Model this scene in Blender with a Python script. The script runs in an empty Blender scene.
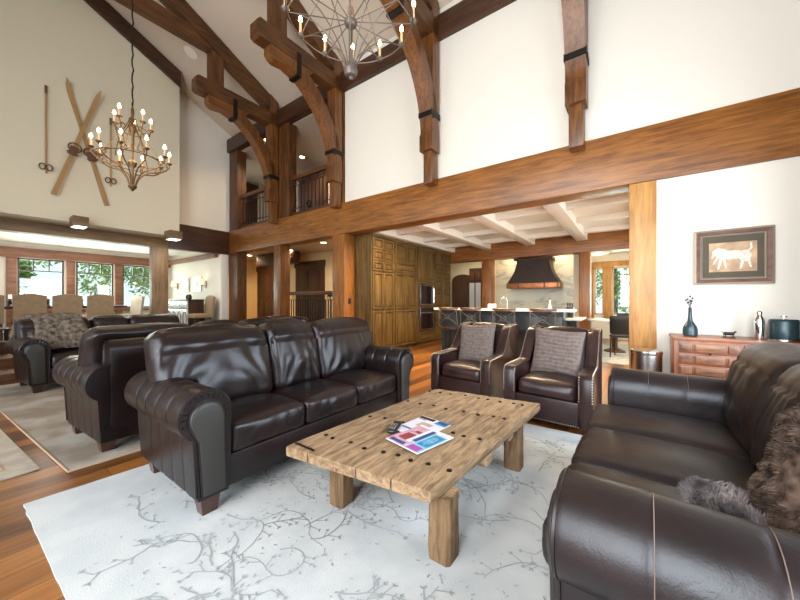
import bpy, bmesh, math, random
from mathutils import Vector, Matrix, noise
R = math.radians
PI = math.pi
scene = bpy.context.scene
COL = scene.collection

# ---------------------------------------------------------------- camera
F_PX = 323.0
YAW = math.atan(235 / 323.0)
cam_d = bpy.data.cameras.new('camera')
cam = bpy.data.objects.new('camera', cam_d)
COL.objects.link(cam)
cam.location = (0, 0, 1.2)
cam.rotation_euler = (R(90), 0, YAW)
cam_d.sensor_width = 36
cam_d.lens = 36 * F_PX / 800
cam_d.clip_start = 0.05
cam_d.clip_end = 200
cam_d.shift_y = 0.5 / 800
scene.camera = cam
scene.view_settings.view_transform = 'Standard'
scene.view_settings.look = 'None'
scene.view_settings.gamma = 1
scene.view_settings.use_curve_mapping = False
scene.view_settings.exposure = 0.32
scene.cycles.use_denoising = True
scene.cycles.max_bounces = 8
scene.cycles.diffuse_bounces = 5
scene.cycles.glossy_bounces = 3
scene.cycles.transparent_max_bounces = 8
scene.cycles.sample_clamp_indirect = 6
scene.cycles.caustics_reflective = False
scene.cycles.caustics_refractive = False

# ---------------------------------------------------------------- sky
w = bpy.data.worlds.new('sky')
scene.world = w
w.use_nodes = True
nt = w.node_tree
nt.nodes.clear()
sky = nt.nodes.new('ShaderNodeTexSky')
sky.sky_type = 'HOSEK_WILKIE'
sky.sun_direction = (0.4, -0.5, 0.75)
sky.turbidity = 4
mixs = nt.nodes.new('ShaderNodeMix'); mixs.data_type = 'RGBA'
mixs.inputs['Factor'].default_value = 0.75
nt.links.new(sky.outputs[0], mixs.inputs['A'])
mixs.inputs['B'].default_value = (0.92, 0.97, 1.0, 1)
bg = nt.nodes.new('ShaderNodeBackground')
bg.inputs['Strength'].default_value = 1.35
nt.links.new(mixs.outputs['Result'], bg.inputs['Color'])
out = nt.nodes.new('ShaderNodeOutputWorld')
nt.links.new(bg.outputs[0], out.inputs[0])


def area(name, loc, rot, sx, sy, power, color=(1, 1, 1), spread=180):
    d = bpy.data.lights.new(name, 'AREA')
    d.shape = 'RECTANGLE'
    d.size = sx
    d.size_y = sy
    d.energy = power
    d.color = color
    d.spread = R(spread)
    o = bpy.data.objects.new(name, d)
    COL.objects.link(o)
    o.location = loc
    o.rotation_euler = rot
    return o


DAY = (0.93, 0.97, 1.0)
# daylight standing in the four tall windows of the wall behind the camera
WINX = [(-9.0, -6.8), (-6.2, -4.0), (-3.4, -1.2), (-0.9, 1.15)]
WZ0, WZ1 = 0.4, 5.3
for i, (a, b) in enumerate(WINX):
    area('window_daylight', ((a + b) / 2, -3.68, (WZ0 + WZ1) / 2), (R(90), 0, 0), b - a, WZ1 - WZ0,
         [22, 50, 200, 440][i], DAY)
# daylight at the dining windows and the breakfast nook windows
WY0, WY1 = 0.5, 4.0
area('side_window_daylight', (1.47, (WY0 + WY1) / 2, 1.5), (R(90), 0, R(90)), WY1 - WY0, 2.2, 200, (0.84, 0.93, 1.0))
area('dining_window_daylight', (-14.35, 2.6, 1.7), (R(90), 0, R(-90)), 3.6, 1.7, 190, (1, 0.98, 0.95))
area('nook_window_daylight', (0.8, 12.35, 1.5), (R(90), 0, R(180)), 4.0, 1.6, 150, (0.95, 1, 0.93))
area('kitchen_window_daylight', (2.9, 7.2, 1.6), (R(90), 0, R(90)), 2.4, 1.5, 90, (1, 0.98, 0.93))


# ---------------------------------------------------------------- materials
def newmat(name):
    m = bpy.data.materials.new(name)
    m.use_nodes = True
    n = m.node_tree.nodes
    return m, m.node_tree, n['Principled BSDF']


def c4(c):
    return (c[0], c[1], c[2], 1)


def plain(name, col, rough=0.5, metal=0.0, emit=None, es=0, bump=0, bscale=60, var=0.0, vscale=6, spec=0.5, coat=0):
    m, t, b = newmat(name)
    b.inputs['Base Color'].default_value = c4(col)
    b.inputs['Roughness'].default_value = rough
    b.inputs['Metallic'].default_value = metal
    b.inputs['Specular IOR Level'].default_value = spec
    if coat:
        b.inputs['Coat Weight'].default_value = coat
        b.inputs['Coat Roughness'].default_value = 0.15
    if emit:
        b.inputs['Emission Color'].default_value = c4(emit)
        b.inputs['Emission Strength'].default_value = es
    tc = t.nodes.new('ShaderNodeTexCoord')
    nz = t.nodes.new('ShaderNodeTexNoise')
    nz.inputs['Scale'].default_value = vscale
    nz.inputs['Detail'].default_value = 5
    t.links.new(tc.outputs['Object'], nz.inputs['Vector'])
    if var:
        cr = t.nodes.new('ShaderNodeValToRGB')
        cr.color_ramp.elements[0].position = 0.3
        cr.color_ramp.elements[1].position = 0.7
        cr.color_ramp.elements[0].color = c4([x * (1 - var) for x in col])
        cr.color_ramp.elements[1].color = c4([min(1, x * (1 + var)) for x in col])
        t.links.new(nz.outputs['Fac'], cr.inputs[0])
        t.links.new(cr.outputs[0], b.inputs['Base Color'])
    if bump:
        nb = t.nodes.new('ShaderNodeTexNoise')
        nb.inputs['Scale'].default_value = bscale
        nb.inputs['Detail'].default_value = 4
        t.links.new(tc.outputs['Object'], nb.inputs['Vector'])
        bp = t.nodes.new('ShaderNodeBump')
        bp.inputs['Strength'].default_value = bump
        bp.inputs['Distance'].default_value = 0.01
        t.links.new(nb.outputs['Fac'], bp.inputs['Height'])
        t.links.new(bp.outputs[0], b.inputs['Normal'])
    return m


def wood(name, dark, light, axis='x', rough=0.45, scale=3.0, stretch=12, knots=0.0, knotcol=(0.03, 0.015, 0.008), coat=0.0,
         bump=0.12, contrast=(0.36, 0.66), streak=0.25):
    m, t, b = newmat(name)
    L = t.links
    tc = t.nodes.new('ShaderNodeTexCoord')
    mp = t.nodes.new('ShaderNodeMapping')
    sc = [stretch, stretch, stretch]
    sc['xyz'.index(axis)] = 1.0
    mp.inputs['Scale'].default_value = sc
    L.new(tc.outputs['Object'], mp.inputs[0])
    n1 = t.nodes.new('ShaderNodeTexNoise')
    n1.inputs['Scale'].default_value = scale * 0.45
    n1.inputs['Detail'].default_value = 7
    n1.inputs['Roughness'].default_value = 0.62
    n1.inputs['Distortion'].default_value = 0.6
    L.new(mp.outputs[0], n1.inputs[0])
    n2 = t.nodes.new('ShaderNodeTexNoise')
    n2.inputs['Scale'].default_value = 1.6
    n2.inputs['Detail'].default_value = 4
    L.new(tc.outputs['Object'], n2.inputs[0])
    mx = t.nodes.new('ShaderNodeMix')
    mx.inputs['Factor'].default_value = streak
    L.new(n1.outputs['Fac'], mx.inputs['A'])
    L.new(n2.outputs['Fac'], mx.inputs['B'])
    cr = t.nodes.new('ShaderNodeValToRGB')
    cr.color_ramp.elements[0].position = contrast[0]
    cr.color_ramp.elements[1].position = contrast[1]
    cr.color_ramp.elements[0].color = c4(dark)
    cr.color_ramp.elements[1].color = c4(light)
    L.new(mx.outputs[0], cr.inputs[0])
    colout = cr.outputs[0]
    if knots:
        mp2 = t.nodes.new('ShaderNodeMapping')
        s2 = [1.0 * 1.6] * 3
        s2['xyz'.index(axis)] = 0.75
        mp2.inputs['Scale'].default_value = s2
        L.new(tc.outputs['Object'], mp2.inputs[0])
        vo = t.nodes.new('ShaderNodeTexVoronoi')
        vo.inputs['Scale'].default_value = 1.7
        L.new(mp2.outputs[0], vo.inputs['Vector'])
        mr = t.nodes.new('ShaderNodeMapRange')
        mr.inputs['From Min'].default_value = 0.035 * knots
        mr.inputs['From Max'].default_value = 0.12 * knots
        mr.inputs['To Min'].default_value = 0.9
        mr.inputs['To Max'].default_value = 0
        L.new(vo.outputs['Distance'], mr.inputs[0])
        m2 = t.nodes.new('ShaderNodeMix')
        m2.data_type = 'RGBA'
        L.new(mr.outputs[0], m2.inputs['Factor'])
        L.new(colout, m2.inputs['A'])
        m2.inputs['B'].default_value = c4(knotcol)
        colout = m2.outputs['Result']
    L.new(colout, b.inputs['Base Color'])
    b.inputs['Roughness'].default_value = rough
    if coat:
        b.inputs['Coat Weight'].default_value = coat
        b.inputs['Coat Roughness'].default_value = 0.2
    if bump:
        bp = t.nodes.new('ShaderNodeBump')
        bp.inputs['Strength'].default_value = bump
        bp.inputs['Distance'].default_value = 0.01
        L.new(n1.outputs['Fac'], bp.inputs['Height'])
        L.new(bp.outputs[0], b.inputs['Normal'])
    return m


def floor_mat():
    m, t, b = newmat('plank_floor')
    L = t.links
    tc = t.nodes.new('ShaderNodeTexCoord')
    mp = t.nodes.new('ShaderNodeMapping')
    mp.inputs['Rotation'].default_value = (0, 0, R(90))
    L.new(tc.outputs['Object'], mp.inputs[0])
    br = t.nodes.new('ShaderNodeTexBrick')
    br.inputs['Scale'].default_value = 1.0
    br.inputs['Brick Width'].default_value = 1.7
    br.inputs['Row Height'].default_value = 0.17
    br.inputs['Mortar Size'].default_value = 0.0022
    br.inputs['Mortar Smooth'].default_value = 0.2
    br.inputs['Color1'].default_value = (0.0, 0, 0, 1)
    br.inputs['Color2'].default_value = (1, 1, 1, 1)
    br.inputs['Mortar'].default_value = (0.5, 0.5, 0.5, 1)
    br.offset = 0.37
    L.new(mp.outputs[0], br.inputs[0])
    mp2 = t.nodes.new('ShaderNodeMapping')
    mp2.inputs['Scale'].default_value = (11, 1, 1)
    L.new(tc.outputs['Object'], mp2.inputs[0])
    n1 = t.nodes.new('ShaderNodeTexNoise')
    n1.inputs['Scale'].default_value = 2.2
    n1.inputs['Detail'].default_value = 7
    n1.inputs['Distortion'].default_value = 1.0
    L.new(mp2.outputs[0], n1.inputs[0])
    mx = t.nodes.new('ShaderNodeMix')
    mx.inputs['Factor'].default_value = 0.45
    L.new(n1.outputs['Fac'], mx.inputs['A'])
    L.new(br.outputs['Color'], mx.inputs['B'])
    cr = t.nodes.new('ShaderNodeValToRGB')
    e = cr.color_ramp.elements
    e[0].position = 0.28
    e[1].position = 0.74
    e[0].color = (0.075, 0.024, 0.006, 1)
    e[1].color = (0.36, 0.145, 0.037, 1)
    L.new(mx.outputs[0], cr.inputs[0])
    m2 = t.nodes.new('ShaderNodeMix')
    m2.data_type = 'RGBA'
    L.new(br.outputs['Fac'], m2.inputs['Factor'])
    L.new(cr.outputs[0], m2.inputs['A'])
    m2.inputs['B'].default_value = (0.04, 0.015, 0.006, 1)
    L.new(m2.outputs['Result'], b.inputs['Base Color'])
    b.inputs['Roughness'].default_value = 0.33
    bp = t.nodes.new('ShaderNodeBump')
    bp.inputs['Strength'].default_value = 0.25
    bp.inputs['Distance'].default_value = 0.008
    L.new(n1.outputs['Fac'], bp.inputs['Height'])
    L.new(bp.outputs[0], b.inputs['Normal'])
    return m


def leather_mat(name, col, rough=0.3, warm=(0.06, 0.028, 0.02)):
    m, t, b = newmat(name)
    L = t.links
    tc = t.nodes.new('ShaderNodeTexCoord')
    n1 = t.nodes.new('ShaderNodeTexNoise')
    n1.inputs['Scale'].default_value = 3.0
    n1.inputs['Detail'].default_value = 5
    L.new(tc.outputs['Object'], n1.inputs[0])
    cr = t.nodes.new('ShaderNodeValToRGB')
    cr.color_ramp.elements[0].position = 0.35
    cr.color_ramp.elements[1].position = 0.72
    cr.color_ramp.elements[0].color = c4(col)
    cr.color_ramp.elements[1].color = c4(warm)
    L.new(n1.outputs['Fac'], cr.inputs[0])
    L.new(cr.outputs[0], b.inputs['Base Color'])
    mr = t.nodes.new('ShaderNodeMapRange')
    mr.inputs['To Min'].default_value = rough - 0.05
    mr.inputs['To Max'].default_value = rough + 0.12
    L.new(n1.outputs['Fac'], mr.inputs[0])
    L.new(mr.outputs[0], b.inputs['Roughness'])
    b.inputs['Specular IOR Level'].default_value = 0.52
    b.inputs['Specular Tint'].default_value = (0.88, 0.93, 1.0, 1)
    vo = t.nodes.new('ShaderNodeTexVoronoi')
    vo.inputs['Scale'].default_value = 260
    L.new(tc.outputs['Object'], vo.inputs['Vector'])
    b1 = t.nodes.new('ShaderNodeBump')
    b1.inputs['Strength'].default_value = 0.1
    b1.inputs['Distance'].default_value = 0.002
    L.new(vo.outputs['Distance'], b1.inputs['Height'])
    n2 = t.nodes.new('ShaderNodeTexNoise')
    n2.inputs['Scale'].default_value = 9
    n2.inputs['Detail'].default_value = 3
    n2.inputs['Distortion'].default_value = 1.2
    L.new(tc.outputs['Object'], n2.inputs[0])
    b2 = t.nodes.new('ShaderNodeBump')
    b2.inputs['Strength'].default_value = 0.13
    b2.inputs['Distance'].default_value = 0.015
    L.new(n2.outputs['Fac'], b2.inputs['Height'])
    L.new(b1.outputs[0], b2.inputs['Normal'])
    L.new(b2.outputs[0], b.inputs['Normal'])
    return m


def glass_mat(name, tint=(0.9, 1, 0.97)):
    m, t, b = newmat(name)
    t.nodes.remove(b)
    o = t.nodes['Material Output']
    tr = t.nodes.new('ShaderNodeBsdfTransparent')
    tr.inputs[0].default_value = c4(tint)
    gl = t.nodes.new('ShaderNodeBsdfGlossy')
    gl.inputs['Roughness'].default_value = 0.02
    mx = t.nodes.new('ShaderNodeMixShader')
    mx.inputs[0].default_value = 0.06
    t.links.new(tr.outputs[0], mx.inputs[1])
    t.links.new(gl.outputs[0], mx.inputs[2])
    t.links.new(mx.outputs[0], o.inputs[0])
    return m


def marble_mat():
    m, t, b = newmat('veined_marble')
    L = t.links
    tc = t.nodes.new('ShaderNodeTexCoord')
    mp = t.nodes.new('ShaderNodeMapping')
    mp.inputs['Rotation'].default_value = (0, R(40), 0)
    mp.inputs['Scale'].default_value = (0.7, 1, 2.2)
    L.new(tc.outputs['Object'], mp.inputs[0])
    n = t.nodes.new('ShaderNodeTexNoise')
    n.inputs['Scale'].default_value = 1.1
    n.inputs['Detail'].default_value = 8
    n.inputs['Distortion'].default_value = 1.3
    L.new(mp.outputs[0], n.inputs[0])
    cr = t.nodes.new('ShaderNodeValToRGB')
    e = cr.color_ramp.elements
    e[0].position = 0.35
    e[0].color = (0.56, 0.55, 0.45, 1)
    e[1].position = 0.6
    e[1].color = (0.55, 0.54, 0.44, 1)
    x = e.new(0.47)
    x.color = (0.33, 0.34, 0.30, 1)
    y = e.new(0.5)
    y.color = (0.5, 0.5, 0.42, 1)
    L.new(n.outputs['Fac'], cr.inputs[0])
    L.new(cr.outputs[0], b.inputs['Base Color'])
    b.inputs['Roughness'].default_value = 0.25
    return m


def rug_mat(name, base, alt, scale=5, pile=140):
    m, t, b = newmat(name)
    L = t.links
    tc = t.nodes.new('ShaderNodeTexCoord')
    n = t.nodes.new('ShaderNodeTexNoise')
    n.inputs['Scale'].default_value = scale
    n.inputs['Detail'].default_value = 6
    L.new(tc.outputs['Object'], n.inputs[0])
    cr = t.nodes.new('ShaderNodeValToRGB')
    cr.color_ramp.elements[0].position = 0.4
    cr.color_ramp.elements[1].position = 0.62
    cr.color_ramp.elements[0].color = c4(base)
    cr.color_ramp.elements[1].color = c4(alt)
    L.new(n.outputs['Fac'], cr.inputs[0])
    L.new(cr.outputs[0], b.inputs['Base Color'])
    b.inputs['Roughness'].default_value = 0.95
    b.inputs['Specular IOR Level'].default_value = 0.1
    n2 = t.nodes.new('ShaderNodeTexNoise')
    n2.inputs['Scale'].default_value = pile
    L.new(tc.outputs['Object'], n2.inputs[0])
    bp = t.nodes.new('ShaderNodeBump')
    bp.inputs['Strength'].default_value = 0.25
    bp.inputs['Distance'].default_value = 0.004
    L.new(n2.outputs['Fac'], bp.inputs['Height'])
    L.new(bp.outputs[0], b.inputs['Normal'])
    return m


M = {}
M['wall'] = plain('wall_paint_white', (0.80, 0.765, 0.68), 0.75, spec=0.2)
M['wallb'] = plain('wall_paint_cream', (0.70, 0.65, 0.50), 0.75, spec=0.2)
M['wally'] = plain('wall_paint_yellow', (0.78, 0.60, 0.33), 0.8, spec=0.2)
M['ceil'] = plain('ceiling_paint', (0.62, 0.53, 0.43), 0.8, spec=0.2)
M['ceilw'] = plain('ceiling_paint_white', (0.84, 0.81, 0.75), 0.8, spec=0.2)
M['cwhite'] = plain('white_painted_wood', (0.80, 0.76, 0.68), 0.5)
for ax in 'xyz':
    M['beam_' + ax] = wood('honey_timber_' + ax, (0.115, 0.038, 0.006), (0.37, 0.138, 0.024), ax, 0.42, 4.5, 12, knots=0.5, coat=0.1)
    M['mid_' + ax] = wood('shaded_brown_timber_' + ax, (0.065, 0.023, 0.005), (0.25, 0.093, 0.02), ax, 0.42, 4.5, 12, knots=0.5, coat=0.1)  # shaded copy of the beam timber; weaker light on posts and trusses put in colour
    M['honey_' + ax] = wood('lit_honey_timber_' + ax, (0.34, 0.15, 0.033), (0.62, 0.31, 0.085), ax, 0.42, 4.5, 12, knots=0.4, coat=0.1)  # lit copy of the beam timber; stronger light at the right put into colour
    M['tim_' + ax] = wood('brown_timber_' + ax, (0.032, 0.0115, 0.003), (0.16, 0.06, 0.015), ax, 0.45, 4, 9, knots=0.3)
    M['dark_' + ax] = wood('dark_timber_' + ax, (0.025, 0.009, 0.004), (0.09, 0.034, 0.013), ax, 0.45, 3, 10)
    M['trim_' + ax] = wood('window_trim_wood_' + ax, (0.17, 0.07, 0.04), (0.33, 0.16, 0.09), ax, 0.5, 3, 10)
    M['olive_' + ax] = wood('olive_timber_' + ax, (0.10, 0.06, 0.025), (0.24, 0.15, 0.07), ax, 0.5, 3, 10)
    M['oak_' + ax] = wood('pantry_oak_' + ax, (0.06, 0.031, 0.007), (0.205, 0.122, 0.034), ax, 0.42, 4, 12)
    M['rustic_' + ax] = wood('weathered_table_wood_' + ax, (0.13, 0.075, 0.036), (0.41, 0.275, 0.155), ax, 0.78, 12, 6.0, knots=0.4, knotcol=(0.1, 0.05, 0.025), bump=0.6, contrast=(0.35, 0.60), streak=0.2)
    M['red_' + ax] = wood('red_chest_wood_' + ax, (0.09, 0.024, 0.009), (0.36, 0.12, 0.042), ax, 0.4, 3, 8, coat=0.15)
M['rusticleg'] = wood('table_leg_wood', (0.06, 0.032, 0.013), (0.25, 0.15, 0.072), 'z', 0.78, 9, 6, bump=.5, contrast=(.35, .62), streak=.25)
M['oakshade'] = wood('pantry_oak_groove_shade', (0.025, 0.012, 0.003), (0.07, 0.038, 0.012), 'z', 0.5, 4, 12)  # shade inside the door grooves put into the wood colour
M['redpanel'] = wood('chest_panel_wood', (0.05, 0.015, 0.010), (0.42, 0.19, 0.085), 'x', 0.4, 6, 4, coat=0.1, streak=0.3)
M['floor'] = floor_mat()
M['winbar'] = plain('dark_window_bar', (0.07, 0.055, 0.045), 0.5)
M['leather'] = leather_mat('espresso_leather', (0.007, 0.0042, 0.004), 0.31, (0.018, 0.0075, 0.006))
M['leatherR'] = leather_mat('brown_leather', (0.010, 0.0065, 0.0065), 0.35, (0.024, 0.012, 0.010))
M['leatherA'] = leather_mat('chair_leather', (0.018, 0.008, 0.008), 0.3, (0.04, 0.016, 0.014))
M['panel'] = leather_mat('arm_facing_leather', (0.028, 0.026, 0.022), 0.42, (0.035, 0.032, 0.027))
M['stitchd'] = plain('dark_stitching', (0.05, 0.035, 0.03), 0.6)
M['stitch'] = plain('pale_stitching', (0.22, 0.16, 0.13), 0.6)
M['leg'] = wood('sofa_leg_wood', (0.03, 0.01, 0.007), (0.08, 0.026, 0.015), 'z', 0.3, 3, 8, coat=0.4)
M['nail'] = plain('antique_brass_nail', (0.45, 0.38, 0.30), 0.35, 0.9)
M['iron'] = plain('black_iron', (0.018, 0.015, 0.014), 0.45, 0.6)
M['bronze'] = plain('bronze_iron', (0.14, 0.085, 0.04), 0.4, 0.8)
M['pewter'] = plain('pewter_wire', (0.13, 0.105, 0.085), 0.5, 0.5)
M['steel'] = plain('brushed_steel', (0.55, 0.54, 0.53), 0.25, 1.0)
M['chrome'] = plain('chrome', (0.7, 0.7, 0.7), 0.12, 1.0)
M['black'] = plain('black_plastic', (0.012, 0.012, 0.013), 0.35)
M['glassblk'] = plain('oven_glass', (0.01, 0.01, 0.012), 0.08)
M['teal'] = plain('teal_glaze', (0.03, 0.055, 0.07), 0.28, 0.2, var=0.3)
M['tealmetal'] = plain('dark_teal_leatherette', (0.025, 0.05, 0.06), 0.3, 0.3)
M['flame'] = plain('candle_bulb_glow', (1, 0.8, 0.5), 0.5, emit=(1.0, 0.62, 0.28), es=28)
M['candle'] = plain('candle_sleeve', (0.62, 0.42, 0.24), 0.6)
M['lamp'] = plain('recessed_lamp_glow', (1, 0.9, 0.7), 0.5, emit=(1, 0.78, 0.48), es=14)
M['lampw'] = plain('box_lamp_glow', (1, 0.95, 0.9), 0.5, emit=(1, 0.93, 0.85), es=3)
M['shade'] = plain('sconce_shade', (0.8, 0.65, 0.45), 0.6, emit=(1, 0.72, 0.42), es=.7)
M['fixt'] = plain('ceiling_fixture_shade', (0.9, 0.7, 0.4), 0.6, emit=(1, 0.68, 0.34), es=0.9)
M['glass'] = glass_mat('window_glass')
M['marble'] = marble_mat()
M['counter'] = plain('white_countertop', (0.85, 0.84, 0.8), 0.2)
M['island'] = plain('grey_green_island_panel', (0.014, 0.017, 0.015), 0.35, var=0.2)
M['copper'] = plain('copper_band', (0.34, 0.13, 0.055), 0.35, 0.8, var=0.25, vscale=14)
M['hood'] = plain('dark_copper_hood', (0.035, 0.019, 0.012), 0.5, 0.3, var=0.3, vscale=4)
M['linen'] = plain('tan_chair_fabric', (0.30, 0.215, 0.125), 0.9, bump=0.2, var=0.12, vscale=9)
M['linenw'] = plain('pale_chair_fabric', (0.6, 0.55, 0.45), 0.9)
M['knit'] = plain('mauve_knit', (0.165, 0.128, 0.116), 0.95, bump=0.6, bscale=110, var=0.25, vscale=30, spec=0.1)
M['fur'] = plain('brown_fur', (0.115, 0.078, 0.060), 0.9, var=0.8, vscale=30, spec=0.15)
M['furg'] = plain('frosted_fur', (0.28, 0.245, 0.245), 0.9, var=0.75, vscale=14, spec=0.15)
M['throw'] = plain('grey_patterned_throw', (0.15, 0.125, 0.10), 0.95, bump=0.7, bscale=60, var=0.75, vscale=22, spec=0.1)
M['rug1'] = rug_mat('white_rug_pile', (0.60, 0.63, 0.635), (0.54, 0.58, 0.595))
M['rugline'] = rug_mat('grey_rug_vine', (0.34, 0.365, 0.38), (0.44, 0.465, 0.48))
M['rug2'] = rug_mat('greyed_rug_pile', (0.27, 0.225, 0.175), (0.42, 0.39, 0.345), 2.6)
M['rug2b'] = rug_mat('rug_binding', (0.5, 0.36, 0.24), (0.55, 0.4, 0.28))
M['rug3'] = rug_mat('cream_rug_pile', (0.42, 0.37, 0.30), (0.52, 0.46, 0.38), 8)
M['rug3p'] = rug_mat('rose_rug_pattern', (0.40, 0.25, 0.19), (0.48, 0.33, 0.26), 14)
M['nookrug'] = rug_mat('grey_nook_rug', (0.36, 0.38, 0.38), (0.5, 0.5, 0.46), 8)
M['pine'] = wood('ski_ash_wood', (0.30, 0.17, 0.06), (0.48, 0.30, 0.12), 'z', 0.5, 3, 8)
M['mauve'] = wood('picture_frame_wood', (0.10, 0.05, 0.035), (0.25, 0.14, 0.105), 'x', 0.4, 6, 6)
M['silver'] = plain('champagne_frame_edge', (0.45, 0.38, 0.29), 0.35, 0.5)
M['matg'] = plain('olive_picture_mat', (0.085, 0.07, 0.045), 0.8, var=0.1)
M['tan'] = plain('tan_picture_ground', (0.46, 0.31, 0.19), 0.8, var=0.3, vscale=9)
M['cream'] = plain('cream_paint', (0.75, 0.64, 0.54), 0.8, var=0.25, vscale=40)
M['lawn'] = plain('lawn', (0.16, 0.24, 0.07), 0.95, var=0.3)
M['leaf'] = plain('green_leaves', (0.20, 0.30, 0.07), 0.7, var=0.5, vscale=3)
M['leafb'] = plain('pale_leaves', (0.33, 0.42, 0.16), 0.7, var=0.4, vscale=3)
M['bark'] = plain('tree_bark', (0.16, 0.13, 0.1), 0.9, bump=0.5)
M['magw'] = plain('magazine_paper', (0.72, 0.74, 0.80), 0.35)
M['magp'] = plain('magazine_pink', (0.60, 0.35, 0.42), 0.35, var=0.3, vscale=30)
M['magr'] = plain('magazine_red', (0.30, 0.05, 0.06), 0.35)
M['magb'] = plain('magazine_blue', (0.03, 0.22, 0.45), 0.3, var=0.3, vscale=30)
M['magn'] = plain('magazine_navy', (0.03, 0.07, 0.25), 0.3)
M['magc'] = plain('magazine_cyan', (0.25, 0.55, 0.68), 0.3)
M['magm'] = plain('magazine_magenta', (0.42, 0.08, 0.38), 0.3)
M['skin'] = plain('magazine_tan', (0.55, 0.38, 0.3), 0.4)
M['cupw'] = plain('pale_hutch_paint', (0.55, 0.56, 0.58), 0.25)


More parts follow.
